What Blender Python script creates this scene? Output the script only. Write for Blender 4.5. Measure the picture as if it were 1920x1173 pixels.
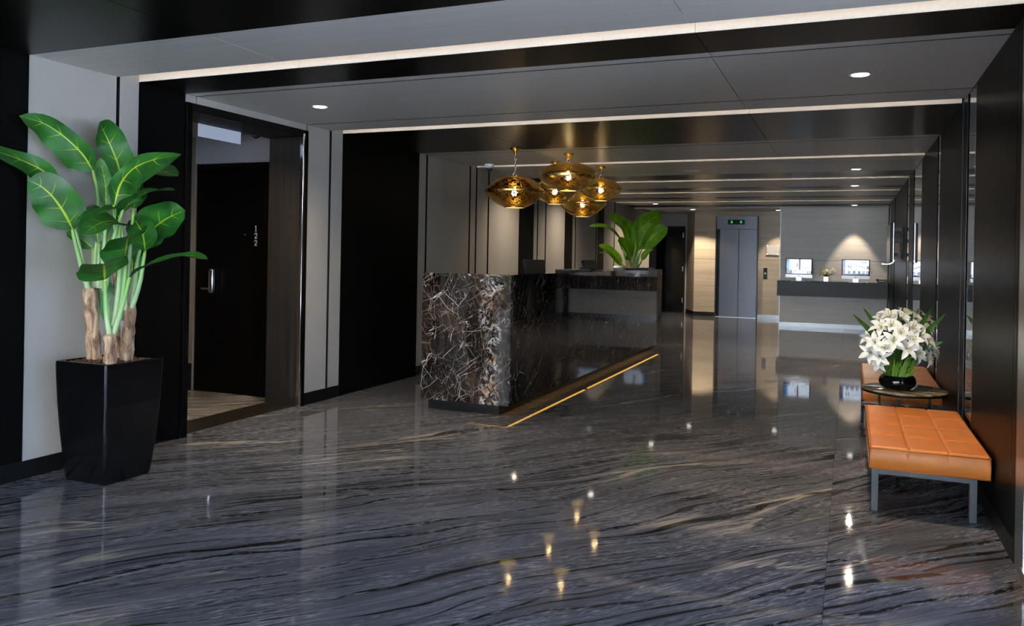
import bpy, bmesh, math, random
from mathutils import Vector, Matrix, noise
random.seed(7)
for o in list(bpy.data.objects): bpy.data.objects.remove(o)
S = bpy.context.scene
C = S.collection

# ------------------------------------------------------------------ camera, world, exposure
F, YAW, ROLL, PCX, PCY, HC = 1513.706, .3954, -.018, 960.0, 479.3, 1.36
H, XL, XR = 2.4883, -4.4533, .7153
cam = bpy.data.cameras.new('camera'); cam.sensor_width = 36; cam.lens = F/1920*36
cam.shift_y = (PCY-586.5)/1920; cam.shift_x = -(PCX-960)/1920; cam.clip_start = .05
camo = bpy.data.objects.new('camera', cam); C.objects.link(camo)
camo.matrix_world = Matrix.Translation((0, 0, HC)) @ Matrix.Rotation(YAW, 4, 'Z') @ Matrix.Rotation(math.pi/2, 4, 'X') @ Matrix.Rotation(-ROLL, 4, 'Z')
S.camera = camo
W = bpy.data.worlds.new('sky'); S.world = W; W.use_nodes = True
bg = W.node_tree.nodes['Background']; bg.inputs[0].default_value = (.30, .54, 1.0, 1); bg.inputs[1].default_value = 5.4
vs = S.view_settings; vs.view_transform = 'Standard'; vs.look = 'None'; vs.gamma = 1; vs.use_curve_mapping = False
vs.exposure = .75
sun = bpy.data.lights.new('sun', 'SUN'); sun.energy = 54; sun.angle = .01; sun.color = (1, .96, .9)
suno = bpy.data.objects.new('sun', sun); C.objects.link(suno); suno.rotation_euler = Vector((.25, -.75, -1.0)).to_track_quat('-Z', 'Y').to_euler()   # stands behind the building, lights the pavement in front
SPOT_W, SPOT_COL = 115, (1, .80, .58)
COVE_STRENGTH = 22
BULB_W = 20

cy = S.cycles
cy.max_bounces = 8; cy.diffuse_bounces = 4; cy.glossy_bounces = 5; cy.transparent_max_bounces = 12; cy.sample_clamp_indirect = 6; cy.caustics_reflective = False; cy.caustics_refractive = False

FWD = Vector((-math.sin(YAW), math.cos(YAW), 0)); RGT = Vector((math.cos(YAW), math.sin(YAW), 0)); UP = Vector((0, 0, 1))
def P(px, py, zc):
    'photo pixel at a distance zc along the view axis -> point in the room'
    a = (px-PCX)/F; b = -(py-PCY)/F
    a, b = a*math.cos(ROLL)+b*math.sin(ROLL), -a*math.sin(ROLL)+b*math.cos(ROLL)
    return Vector((0, 0, HC)) + (FWD + RGT*a + UP*b)*zc

# ------------------------------------------------------------------ material helpers
class NT:
    def __init__(s, name):
        s.m = bpy.data.materials.new(name); s.m.use_nodes = True
        s.t = s.m.node_tree; s.n = s.t.nodes; s.l = s.t.links
        s.b = s.n['Principled BSDF']; s.out = s.n['Material Output']
    def node(s, typ, **kw):
        n = s.n.new(typ)
        for k, v in kw.items():
            if isinstance(k, str) and hasattr(n, k): setattr(n, k, v)
        return n
    def link(s, a, b): s.l.new(a, b)
    def pos(s):
        return s.node('ShaderNodeNewGeometry').outputs['Position']
    def mapping(s, vec, scale=(1, 1, 1), rot=(0, 0, 0), loc=(0, 0, 0)):
        m = s.node('ShaderNodeMapping'); m.inputs['Scale'].default_value = scale; m.inputs['Rotation'].default_value = rot; m.inputs['Location'].default_value = loc
        s.link(vec, m.inputs['Vector']); return m.outputs[0]
    def noise(s, vec, scale=5, detail=3, rough=.5, dist=0):
        n = s.node('ShaderNodeTexNoise'); n.inputs['Scale'].default_value = scale; n.inputs['Detail'].default_value = detail
        n.inputs['Roughness'].default_value = rough; n.inputs['Distortion'].default_value = dist
        s.link(vec, n.inputs['Vector']); return n.outputs['Fac']
    def noisec(s, vec, scale=5, detail=3):
        n = s.node('ShaderNodeTexNoise'); n.inputs['Scale'].default_value = scale; n.inputs['Detail'].default_value = detail
        s.link(vec, n.inputs['Vector']); return n.outputs['Color']
    def math(s, op, a, b=None, c=None, clamp=False):
        n = s.node('ShaderNodeMath'); n.operation = op; n.use_clamp = clamp
        for i, v in enumerate((a, b, c)):
            if v is None: continue
            if isinstance(v, (int, float)): n.inputs[i].default_value = v
            else: s.link(v, n.inputs[i])
        return n.outputs[0]
    def ramp(s, fac, stops, interp='LINEAR'):
        r = s.node('ShaderNodeValToRGB'); r.color_ramp.interpolation = interp
        el = r.color_ramp.elements
        while len(el) > 1: el.remove(el[-1])
        for i, (p, c) in enumerate(stops):
            e = el[0] if i == 0 else el.new(p)
            e.position = p
            e.color = (c, c, c, 1) if isinstance(c, (int, float)) else (*c, 1)
        s.link(fac, r.inputs[0]); return r.outputs[0]
    def mix(s, fac, a, b, blend='MIX'):
        n = s.node('ShaderNodeMix'); n.data_type = 'RGBA'; n.blend_type = blend
        for inp, v in ((n.inputs[0], fac), (n.inputs[6], a), (n.inputs[7], b)):
            if isinstance(v, (int, float)): inp.default_value = v
            elif isinstance(v, tuple): inp.default_value = (*v, 1)
            else: s.link(v, inp)
        return n.outputs[2]
    def vadd(s, a, b):
        n = s.node('ShaderNodeVectorMath'); n.operation = 'ADD'
        for i, v in enumerate((a, b)):
            if isinstance(v, tuple): n.inputs[i].default_value = v
            else: s.link(v, n.inputs[i])
        return n.outputs[0]
    def vscale(s, a, k):
        n = s.node('ShaderNodeVectorMath'); n.operation = 'SCALE'; s.link(a, n.inputs[0])
        if isinstance(k, (int, float)): n.inputs['Scale'].default_value = k
        else: s.link(k, n.inputs['Scale'])
        return n.outputs[0]
    def bump(s, h, strength=.2, dist=.01):
        n = s.node('ShaderNodeBump'); n.inputs['Strength'].default_value = strength; n.inputs['Distance'].default_value = dist
        s.link(h, n.inputs['Height']); s.link(n.outputs[0], s.b.inputs['Normal'])
    def set(s, **kw):
        for k, v in kw.items():
            k = {'color': 'Base Color', 'rough': 'Roughness', 'metal': 'Metallic', 'spec': 'Specular IOR Level', 'coat': 'Coat Weight', 'coat_rough': 'Coat Roughness',
                 'emit': 'Emission Color', 'estr': 'Emission Strength', 'trans': 'Transmission Weight', 'ior': 'IOR', 'aniso': 'Anisotropic', 'sheen': 'Sheen Weight', 'sss': 'Subsurface Weight'}[k]
            if isinstance(v, tuple): v = (*v, 1)
            if hasattr(v, 'is_linked') or hasattr(v, 'links'): s.link(v, s.b.inputs[k])
            else: s.b.inputs[k].default_value = v
        return s
M = {}
def simple(name, color, rough=.5, metal=0., **kw):
    t = NT(name); t.set(color=color, rough=rough, metal=metal, **kw); M[name] = t.m; return t.m
def emitter(name, color, strength):
    t = NT(name); t.set(color=(0, 0, 0), rough=1., emit=color, estr=float(strength)); M[name] = t.m; return t.m

simple('black_gloss', (.003, .0032, .0036), .12)
simple('black_satin', (.004, .004, .0045), .4, spec=.25)
simple('door_black', (.002, .002, .0022), .35, spec=.12)
simple('black_gap', (.003, .003, .003), .9)
simple('charcoal', (.016, .0175, .021), .42, spec=.3)
simple('white_plastic', (.82, .84, .86), .4)
simple('paper', (.75, .74, .7), .7)
simple('steel_grey', (.035, .042, .052), .42, .3)
simple('chrome', (.75, .76, .8), .12, 1.)
simple('aluminium', (.62, .64, .67), .3, 1.)
simple('white_alu', (.8, .8, .82), .3, .2)
simple('brass', (.60, .43, .15), .2, 1.)
simple('chain_metal', (.7, .66, .6), .25, 1.)
simple('orange_piping', (.40, .13, .03), .45)
simple('lily_green', (.17, .36, .035), .5)
simple('stamen', (.5, .42, .05), .6)
simple('pale_stem', (.10, .23, .05), .5)
simple('backing_dark', (.01, .01, .01), .8)
simple('off_white', (.6, .6, .6), .7)
simple('vestibule_grey', (.40, .41, .44), .7)
simple('taupe', (.19, .165, .13), .8)
simple('phone_brown', (.05, .028, .018), .35)
simple('pavement', (.42, .42, .44), .9)
simple('stucco', (.78, .78, .77), .9)
simple('dark_screen', (.01, .012, .014), .2, spec=.06)
simple('sign_plate', (.40, .34, .27), .25, .2)
simple('yellow_petal', (.7, .6, .18), .6)
simple('dark_glass', (.02, .03, .045), .05, coat=1.)
emitter('lamp_white', (1, .93, .84), 6)
emitter('led_warm', (1, .84, .68), COVE_STRENGTH)
emitter('led_gold', (1, .52, .09), 1.5)
emitter('bulb', (1, .72, .32), 40)
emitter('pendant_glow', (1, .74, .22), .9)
emitter('green_led', (.05, 1, .25), .35)
emitter('button_lit', (.8, .9, 1), .5)
emitter('sign_daylight', (.62, .74, 1.0), .26)  # faint bluish glow stands in for daylight falling on the sign panel

def m_mirror():
    t = NT('mirror'); t.set(color=(.62, .63, .64), rough=.02, metal=1.); M['mirror'] = t.m
m_mirror()
def m_glass():
    t = NT('window_glass'); tr = t.node('ShaderNodeBsdfTransparent'); gl = t.node('ShaderNodeBsdfGlossy'); gl.inputs['Roughness'].default_value = .02
    fr = t.node('ShaderNodeFresnel'); fr.inputs[0].default_value = 1.45; mx = t.node('ShaderNodeMixShader')
    t.link(fr.outputs[0], mx.inputs[0]); t.link(tr.outputs[0], mx.inputs[1]); t.link(gl.outputs[0], mx.inputs[2]); t.link(mx.outputs[0], t.out.inputs['Surface'])
    tr.inputs[0].default_value = (.9, .94, .95, 1); M['window_glass'] = t.m
m_glass()

def m_floor():
    t = NT('floor_marble'); p = t.pos()
    oi = t.node('ShaderNodeObjectInfo')
    # veins run diagonally across the lobby, about 51 degrees from the side wall's normal
    sh = t.node('ShaderNodeCombineXYZ'); t.link(oi.outputs['Alpha'], sh.inputs[0])
    q = t.vadd(p, t.vscale(sh.outputs[0], 3.7))
    rot = t.mapping(q, rot=(0, 0, math.radians(-51)))
    big = t.noisec(t.mapping(rot, scale=(.55, .8, 1)), 1.0, 2)
    med = t.noisec(t.mapping(rot, scale=(1.3, 4, 1)), 1.6, 3)
    off = t.vadd(t.vscale(t.vadd(big, (-.5, -.5, -.5)), .55), t.vscale(t.vadd(med, (-.5, -.5, -.5)), .05))
    w = t.vadd(rot, off)
    # streaky ground
    g1 = t.noise(t.mapping(w, scale=(.35, 7, 1)), 1.6, 6, .62)
    g2 = t.noise(t.mapping(w, scale=(.8, 26, 1)), 1.5, 4, .6)
    ground = t.ramp(t.math('ADD', t.math('MULTIPLY', g1, .65), t.math('MULTIPLY', g2, .35)), [(.32, (.046, .047, .055)), (.5, (.102, .105, .124)), (.68, (.170, .178, .208))])
    # dark wave lines: parallel strata that swell and fade
    sy = t.node('ShaderNodeSeparateXYZ'); t.link(w, sy.inputs[0]); wy = sy.outputs[1]
    def strata(freq, nscale, namp, loc, lo, gain, sharp):
        ph = t.math('ADD', t.math('MULTIPLY', wy, freq), t.math('MULTIPLY', t.noise(t.mapping(w, scale=nscale, loc=loc), 1.6, 3, .5), namp))
        d = t.math('ABSOLUTE', t.math('SUBTRACT', t.math('FRACT', ph), .5))
        thr = t.math('MULTIPLY', t.math('SUBTRACT', t.noise(t.mapping(w, scale=(.45, 2.6, 1), loc=loc), 1.7, 3), lo), gain)
        return t.math('MULTIPLY', t.math('SUBTRACT', thr, d), sharp, clamp=True)
    s1 = strata(9.0, (.35, 1.6, 1), 3.4, (3, 1, 0), .38, .60, 20.)
    s2 = strata(23., (.4, 2.2, 1), 3.4, (1, 7, 0), .36, .62, 10.)
    s3 = strata(52., (.7, 5.0, 1), 3.0, (6, 2, 0), .36, 1.2, 3.)
    c1 = t.mix(t.math('MULTIPLY', s3, .42), ground, (.03, .028, .029))
    c1 = t.mix(t.math('MULTIPLY', s2, .70), c1, (.012, .0105, .010))
    c2 = t.mix(t.math('MULTIPLY', s1, .95), c1, (.007, .0062, .006))
    # pale feather flecks, across the veins
    fl = t.noise(t.mapping(rot, rot=(0, 0, math.radians(62)), scale=(9, 60, 1)), 1.6, 3, .6)
    fm = t.math('MULTIPLY', t.math('SUBTRACT', fl, .51), 9.0, clamp=True)
    fmm = t.math('MULTIPLY', fm, t.math('MULTIPLY', t.math('SUBTRACT', t.noise(t.mapping(w, scale=(.8, 6, 1)), 1.7, 3), .40), 6.0, clamp=True))
    c3 = t.mix(t.math('MULTIPLY', fmm, .62), c2, (.32, .33, .37))
    # cream veins
    d3 = t.noise(t.mapping(w, scale=(.17, 1.9, 1), loc=(5.2, 2.3, 0)), 1.5, 3, .5)
    l3 = t.math('ABSOLUTE', t.math('SUBTRACT', d3, .5))
    mk = t.math('MULTIPLY', t.math('SUBTRACT', t.noise(t.mapping(w, scale=(.42, 1.0, 1), loc=(2, 8, 0)), 1.3, 2), .50), 9.0, clamp=True)
    cm = t.math('MULTIPLY', t.math('MULTIPLY', t.math('SUBTRACT', .013, l3), 160.0, clamp=True), mk)
    str_ = t.noise(t.mapping(w, scale=(1.2, 60, 1)), 1.6, 3)
    c4 = t.mix(t.math('MULTIPLY', cm, t.math('MULTIPLY', t.math('SUBTRACT', str_, .36), 4.0, clamp=True)), c3, (.50, .43, .34))
    t.set(color=c4, rough=.045, spec=.5, ior=1.32)
    M['floor_marble'] = t.m
m_floor()

def m_floor_in():
    t = NT('vestibule_marble'); p = t.mapping(t.pos(), rot=(0, 0, math.radians(-40)))
    w = t.vadd(p, t.vscale(t.noisec(p, 1.3, 3), .5))
    g = t.noise(t.mapping(w, scale=(.8, 9, 1)), 1.6, 5, .6)
    t.set(color=t.ramp(g, [(.3, (.06, .055, .05)), (.55, (.24, .22, .20)), (.75, (.45, .42, .38))]), rough=.2); M['vestibule_marble'] = t.m
m_floor_in()

def m_fabric(name, col, amp=.18):
    t = NT(name); p = t.pos()
    n1 = t.noise(t.mapping(p, scale=(60, 60, 900)), 1, 2); n2 = t.noise(t.mapping(p, scale=(900, 900, 40)), 1, 2)
    n3 = t.noise(p, 1.3, 3)
    f = t.math('ADD', t.math('MULTIPLY', t.math('ADD', n1, n2), .5), t.math('MULTIPLY', n3, .35))
    lo = tuple(c*(1-amp) for c in col); hi = tuple(c*(1+amp) for c in col)
    t.set(color=t.ramp(f, [(.35, lo), (.95, hi)]), rough=.85, spec=.2); t.bump(t.math('ADD', n1, n2), .25, .002); M[name] = t.m
m_fabric('linen', (.335, .322, .305))
m_fabric('cove_linen', (.62, .58, .53))

def m_veneer(name, lo, hi, rough, axis, spec=.5, coat=0.):
    t = NT(name); sc = {'x': (.6, 26, 26), 'y': (26, .6, 26), 'z': (26, 26, .6)}[axis]
    p = t.pos(); n = t.noise(t.mapping(p, scale=sc), 1.3, 5, .6, .4); n2 = t.noise(p, .7, 2)
    f = t.math('ADD', t.math('MULTIPLY', n, .75), t.math('MULTIPLY', n2, .25))
    t.set(color=t.ramp(f, [(.3, lo), (.7, hi)]), rough=rough, spec=spec, coat=coat, coat_rough=.2); M[name] = t.m
m_veneer('black_veneer_z', (.0028, .0027, .0027), (.005, .0048, .0046), .32, 'z', .02)
m_veneer('black_veneer_x', (.0028, .0027, .0027), (.005, .0048, .0046), .30, 'x', .14)
m_veneer('ceiling_veneer', (.50, .495, .485), (.60, .595, .585), .42, 'x', .4)
m_veneer('jamb_wood', (.009, .0078, .0068), (.032, .027, .023), .45, 'z', .3)
m_veneer('threshold_stone', (.012, .010, .007), (.022, .019, .014), .35, 'y', .2)

def m_travertine(name, a, b, c):
    t = NT(name); p = t.pos(); d = t.vadd(p, t.vscale(t.noisec(t.mapping(p, scale=(1, 1, 3)), 2, 2), .03))
    n = t.noise(t.mapping(d, scale=(1.1, 1.1, 46)), 1.5, 5, .65); n2 = t.noise(t.mapping(d, scale=(.3, .3, 8)), 1.5, 3)
    f = t.math('ADD', t.math('MULTIPLY', n, .65), t.math('MULTIPLY', n2, .35))
    t.set(color=t.ramp(f, [(.3, a), (.5, b), (.72, c)]), rough=.38); M[name] = t.m
m_travertine('travertine', (.40, .34, .26), (.54, .47, .36), (.66, .59, .46))
m_travertine('grey_travertine', (.56, .55, .535), (.68, .665, .64), (.79, .775, .745))

def m_marble(name, dens, band, tilt, angs, ks, cs):
    'near-black polished marble with pale branching veins'
    t = NT(name); p = t.pos()
    r = t.mapping(p, rot=(math.radians(tilt), math.radians(tilt*.6), 0))
    dn = t.noisec(r, 3.2, 4)
    w = t.vadd(r, t.vscale(dn, .075))
    base = t.ramp(t.noise(w, 2.6, 5, .6), [(.35, (.005, .0045, .0045)), (.52, (.018, .013, .011)), (.72, (.055, .034, .024))])
    def vein(scale, sc, width, loc, dens):
        v = t.node('ShaderNodeTexVoronoi'); v.feature = 'DISTANCE_TO_EDGE'; v.inputs['Scale'].default_value = scale
        t.link(t.mapping(w, scale=sc, loc=loc), v.inputs['Vector'])
        m = t.math('MULTIPLY', t.math('SUBTRACT', width, v.outputs['Distance']), 1.0/width, clamp=True)
        k = t.math('MULTIPLY', t.math('SUBTRACT', t.noise(t.mapping(w, loc=loc), scale*.9, 3), 1-dens), 7.0, clamp=True)
        return t.math('MULTIPLY', m, k)
    v1 = vein(4.6, (1, 1, .6), .0065, (0, 0, 0), dens)
    v2 = vein(9.5, (1.25, 1.25, .5), .011, (4, 2, 1), dens)
    v3 = vein(19., (1.3, 1.3, .45), .022, (1, 7, 3), dens-.02)
    c = t.mix(t.math('MULTIPLY', v3, .55), base, (.40, .31, .24))
    c = t.mix(t.math('MULTIPLY', v2, .60), c, (.55, .50, .47))
    c = t.mix(t.math('MULTIPLY', v1, .7), c, (.75, .72, .72))
    pp = t.node('ShaderNodeSeparateXYZ'); t.link(t.vadd(p, t.vscale(t.vadd(t.noisec(p, 5, 4), (-.5, -.5, -.5)), .035)), pp.inputs[0])
    cb = t.node('ShaderNodeCombineXYZ'); t.link(t.math('ADD', pp.outputs[0], pp.outputs[1]), cb.inputs[0]); t.link(pp.outputs[2], cb.inputs[1])
    def stroke(ang, sc, width, loc, k, cut):
        m_ = t.mapping(t.mapping(cb.outputs[0], rot=(0, 0, -math.radians(ang))), scale=sc, loc=loc)
        r_ = t.math('ABSOLUTE', t.math('SUBTRACT', t.noise(m_, 1.7, 2, .5), .5))
        br = t.math('MULTIPLY', t.math('SUBTRACT', t.noise(t.mapping(m_, scale=(2.2, .8, 1), loc=(3, 3, 3)), 1.6, 2), cut), 8.0, clamp=True)
        return t.math('MULTIPLY', t.math('MULTIPLY', t.math('MULTIPLY', t.math('SUBTRACT', width, r_), 1.6/width, clamp=True), br), k)
    for ang, sc, wd, loc, k, cut in ((angs[0], (.9, 5.5, 1), .0055, (0, 0, 0), .9*ks, .50+cs), (angs[0]-9, (1.4, 8, 1), .0065, (7, 3, 1), .75*ks, .52+cs), (angs[1], (1.2, 7, 1), .0055, (2, 5, 3), .65*ks, .52+cs), (angs[2], (2.0, 11, 1), .008, (4, 1, 8), .45*ks, .53+cs)):
        c = t.mix(stroke(ang, sc, wd, loc, k, cut), c, (.70, .66, .66))
    if band:   # crushed pale seam that runs up the end slab
        sx = t.node('ShaderNodeSeparateXYZ'); t.link(t.vadd(p, t.vscale(t.vadd(t.noisec(t.mapping(p, scale=(1, 1, 1.4)), 3.0, 4), (-.5, -.5, -.5)), .34)), sx.inputs[0])
        dist = t.math('ABSOLUTE', t.math('SUBTRACT', sx.outputs[0], t.math('ADD', t.math('MULTIPLY', sx.outputs[2], .02), -2.80)))
        bm_ = t.math('MULTIPLY', t.math('SUBTRACT', .105, dist), 14.0, clamp=True)
        cr = t.noise(t.mapping(w, scale=(1, 1, .8)), 15, 6, .7, 1.8)
        crush = t.math('MULTIPLY', t.math('SUBTRACT', cr, .49), 8.0, clamp=True)
        hue = t.ramp(t.noise(p, 9, 2), [(.4, (.70, .68, .70)), (.6, (.50, .33, .20))])
        c = t.mix(t.math('MULTIPLY', t.math('MULTIPLY', bm_, crush), .95), c, hue)
    t.set(color=c, rough=.035, spec=.6, ior=1.6); M[name] = t.m
m_marble('marble_end', .56, True, 32, (33, 80, -62), 1., 0.)
m_marble('marble_front', .52, False, 24, (48, 58, -20), .55, .03)

def m_leather():
    t = NT('orange_leather'); p = t.pos(); n = t.noise(p, 260, 3); n2 = t.noise(p, 6, 2)
    t.set(color=t.ramp(n2, [(.3, (.53, .165, .034)), (.7, (.62, .205, .045))]), rough=.42, spec=.4); t.bump(n, .15, .001); M['orange_leather'] = t.m
m_leather()
def m_brushed(name, col, rough, axis):
    t = NT(name); sc = {'x': (2, 300, 300), 'z': (300, 300, 2)}[axis]; n = t.noise(t.mapping(t.pos(), scale=sc), 1, 3)
    t.set(color=t.ramp(n, [(.3, tuple(c*.85 for c in col)), (.7, col)]), rough=rough, metal=1.); M[name] = t.m
m_brushed('lift_steel', (.13, .138, .158), .38, 'z')
m_brushed('kick_steel', (.14, .145, .155), .28, 'x')

def m_leaf(name, top, dark, rib):
    t = NT(name); uv = t.node('ShaderNodeUVMap'); sp = t.node('ShaderNodeSeparateXYZ'); t.link(uv.outputs[0], sp.inputs[0])
    u = sp.outputs[0]; v = t.math('ABSOLUTE', t.math('SUBTRACT', sp.outputs[1], .5))
    ph = t.math('ADD', t.math('MULTIPLY', u, 1.0), t.math('MULTIPLY', v, -.35))
    fine = t.math('SINE', t.math('MULTIPLY', ph, 260.0))
    n = t.noise(t.pos(), 7, 3)
    c = t.ramp(t.math('ADD', n, t.math('MULTIPLY', fine, .045)), [(.3, dark), (.7, top)])
    sv = t.math('ABSOLUTE', t.math('SUBTRACT', t.math('FRACT', t.math('MULTIPLY', ph, 4.6)), .5))
    svm = t.math('MULTIPLY', t.math('MULTIPLY', t.math('SUBTRACT', .035, sv), 40.0, clamp=True), t.math('MULTIPLY', t.math('SUBTRACT', .34, v), 4.0, clamp=True))
    c = t.mix(t.math('MULTIPLY', svm, .75), c, rib)
    mr = t.math('MULTIPLY', t.math('SUBTRACT', t.math('ADD', .012, t.math('MULTIPLY', t.math('SUBTRACT', 1.0, u), .03)), v), 60.0, clamp=True)
    c = t.mix(mr, c, rib)
    t.set(color=c, rough=.36, spec=.45); t.bump(fine, .12, .002)
    tl = t.node('ShaderNodeBsdfTranslucent'); t.link(c, tl.inputs[0]); mx = t.node('ShaderNodeMixShader'); mx.inputs[0].default_value = .25
    t.link(t.b.outputs[0], mx.inputs[1]); t.link(tl.outputs[0], mx.inputs[2]); t.link(mx.outputs[0], t.out.inputs['Surface'])
    M[name] = t.m
m_leaf('banana_leaf', (.036, .195, .022), (.010, .08, .012), (.42, .60, .03))
m_leaf('lit_leaf', (.19, .44, .010), (.06, .22, .008), (.50, .66, .04))  # same banana leaf, brighter and yellower: strong light put into its colour
m_leaf('strap_leaf', (.075, .20, .035), (.03, .10, .02), (.16, .32, .05))

def m_petiole():
    t = NT('petiole'); sp = t.node('ShaderNodeSeparateXYZ'); uv = t.node('ShaderNodeUVMap'); t.link(uv.outputs[0], sp.inputs[0])
    c = t.ramp(sp.outputs[0], [(.0, (.50, .62, .36)), (.5, (.22, .46, .14)), (1., (.30, .52, .04))])
    t.set(color=c, rough=.4); M['petiole'] = t.m
m_petiole()
def m_trunk():
    t = NT('banana_trunk'); p = t.pos(); n = t.noise(t.mapping(p, scale=(14, 14, 5)), 1.5, 6, .65, .6); n2 = t.noise(t.mapping(p, scale=(60, 60, 6)), 1, 3)
    t.set(color=t.ramp(t.math('ADD', t.math('MULTIPLY', n, .7), t.math('MULTIPLY', n2, .3)), [(.36, (.07, .036, .02)), (.48, (.33, .19, .11)), (.6, (.62, .45, .29))]), rough=.8)
    t.bump(n, .6, .01); M['banana_trunk'] = t.m
m_trunk()
def m_soil():
    t = NT('clay_pellets'); n = t.noise(t.pos(), 40, 3)
    t.set(color=t.ramp(n, [(.3, (.06, .028, .016)), (.7, (.22, .10, .055))]), rough=.9); M['clay_pellets'] = t.m
m_soil()
def m_petal():
    t = NT('lily_petal'); uv = t.node('ShaderNodeUVMap'); sp = t.node('ShaderNodeSeparateXYZ'); t.link(uv.outputs[0], sp.inputs[0])
    c = t.ramp(sp.outputs[0], [(.0, (.36, .50, .16)), (.28, (.78, .80, .74)), (1., (.84, .84, .84))])
    t.set(color=c, rough=.5); M['lily_petal'] = t.m
m_petal()
def m_table():
    t = NT('agate_top'); p = t.pos(); w = t.vadd(t.mapping(p, rot=(0, 0, .5)), t.vscale(t.noisec(p, 4, 3), .25))
    n = t.noise(t.mapping(w, scale=(3, 12, 1)), 1.5, 5, .6)
    t.set(color=t.ramp(n, [(.3, (.05, .03, .018)), (.5, (.20, .15, .09)), (.7, (.42, .37, .28))]), rough=.08); M['agate_top'] = t.m
m_table()
def m_shade():
    'pierced brass: a scroll-work of holes cut through polished metal'
    t = NT('pierced_brass'); uv = t.node('ShaderNodeUVMap')
    def rings(loc, ku, kv):
        mp = t.mapping(uv.outputs[0], scale=(ku, kv, 1), loc=loc)
        fr = t.node('ShaderNodeVectorMath'); fr.operation = 'FRACTION'; t.link(mp, fr.inputs[0])
        sb = t.vadd(fr.outputs[0], (-.5, -.5, 0)); ln = t.node('ShaderNodeVectorMath'); ln.operation = 'LENGTH'; t.link(sb, ln.inputs[0])
        return t.math('SINE', t.math('MULTIPLY', ln.outputs['Value'], 25.0))
    a = rings((0, 0, 0), 15, 6); b = rings((.5, .5, 0), 15, 6)
    mx = t.math('MAXIMUM', a, b)
    hole = t.math('MULTIPLY', t.math('SUBTRACT', t.math('ADD', mx, t.math('MULTIPLY', t.noise(t.pos(), 60, 2), .5)), 1.13), 7.0, clamp=True)
    hole = t.math('MULTIPLY', hole, .9)
    t.set(color=(.66, .49, .17), rough=.25, metal=1.)
    tr = t.node('ShaderNodeBsdfTransparent'); m = t.node('ShaderNodeMixShader'); t.link(hole, m.inputs[0]); t.link(t.b.outputs[0], m.inputs[1]); t.link(tr.outputs[0], m.inputs[2])
    t.link(m.outputs[0], t.out.inputs['Surface']); M['pierced_brass'] = t.m
m_shade()
def m_screen(name, s):
    t = NT(name); a = t.node('ShaderNodeVertexColor'); a.layer_name = 'Col'
    t.set(color=(0, 0, 0), rough=.1, emit=a.outputs[0], estr=s); M[name] = t.m
m_screen('screen_picture', .75)

# ------------------------------------------------------------------ mesh helpers
WL = {}
def wloc(o): return WL.get(o.name, Vector()) if o else Vector()
def link(o, parent=None):
    C.objects.link(o)
    if parent: o.parent = parent
    return o
def finish(name, bm, mat, parent=None, smooth=False, keep=False, origin=None):
    'bm in room coordinates -> one mesh object'
    base = wloc(parent)
    if origin is None: origin = base
    bmesh.ops.translate(bm, verts=bm.verts, vec=-Vector(origin))
    me = bpy.data.meshes.new(name); bm.to_mesh(me); bm.free()
    if smooth:
        for f in me.polygons: f.use_smooth = True
    if mat: me.materials.append(M[mat] if isinstance(mat, str) else mat)
    o = bpy.data.objects.new(name, me); link(o, parent); o.location = Vector(origin)-base
    WL[o.name] = Vector(origin)
    return o
def tag(o, label=None, cat=None, group=None, kind=None):
    for k, v in (('label', label), ('category', cat), ('group', group), ('kind', kind)):
        if v: o[k] = v
    return o
def thing(name, loc, label, cat, group=None):
    o = bpy.data.objects.new(name, None); o.empty_display_size = .1; C.objects.link(o); o.location = loc; WL[o.name] = Vector(loc)
    return tag(o, label, cat, group)
def struct(o, label=None): return tag(o, label, None, None, 'structure')
def bm_box(bm, x0, x1, y0, y1, z0, z1, mtx=None):
    vs = [bm.verts.new((x, y, z)) for x in (x0, x1) for y in (y0, y1) for z in (z0, z1)]
    fs = [(0, 1, 3, 2), (4, 6, 7, 5), (0, 4, 5, 1), (2, 3, 7, 6), (0, 2, 6, 4), (1, 5, 7, 3)]
    out = [bm.faces.new([vs[i] for i in f]) for f in fs]
    if mtx is not None: bmesh.ops.transform(bm, matrix=mtx, verts=vs)
    return vs
def box(name, x0, x1, y0, y1, z0, z1, mat, parent=None, bevel=0., seg=2, smooth=False, mtx=None):
    bm = bmesh.new(); bm_box(bm, x0, x1, y0, y1, z0, z1, mtx); bmesh.ops.recalc_face_normals(bm, faces=bm.faces)
    if bevel: bmesh.ops.bevel(bm, geom=bm.edges[:], offset=bevel, segments=seg, affect='EDGES', profile=.5)
    return finish(name, bm, mat, parent, smooth)
def bm_lathe(bm, prof, c=(0, 0, 0), seg=32, uvl=None, cap=False):
    c = Vector(c); rings = []
    for r, z in prof:
        rings.append([bm.verts.new(c+Vector((r*math.cos(2*math.pi*k/seg), r*math.sin(2*math.pi*k/seg), z))) for k in range(seg)])
    for i in range(len(rings)-1):
        for k in range(seg):
            k2 = (k+1) % seg
            f = bm.faces.new((rings[i][k], rings[i][k2], rings[i+1][k2], rings[i+1][k]))
            if uvl is not None:
                n = len(rings)-1
                for lp, (a, b) in zip(f.loops, ((k, i), (k+1, i), (k+1, i+1), (k, i+1))): lp[uvl].uv = (a/seg, b/n)
    if cap:
        for rg in (rings[0], rings[-1]):
            try: bm.faces.new(rg)
            except ValueError: pass
    return rings
def lathe(name, prof, c, mat, parent=None, seg=32, cap=True, smooth=True, uv=False):
    bm = bmesh.new(); uvl = bm.loops.layers.uv.new('UVMap') if uv else None
    bm_lathe(bm, prof, c, seg, uvl, cap); bmesh.ops.recalc_face_normals(bm, faces=bm.faces)
    return finish(name, bm, mat, parent, smooth)
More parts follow.
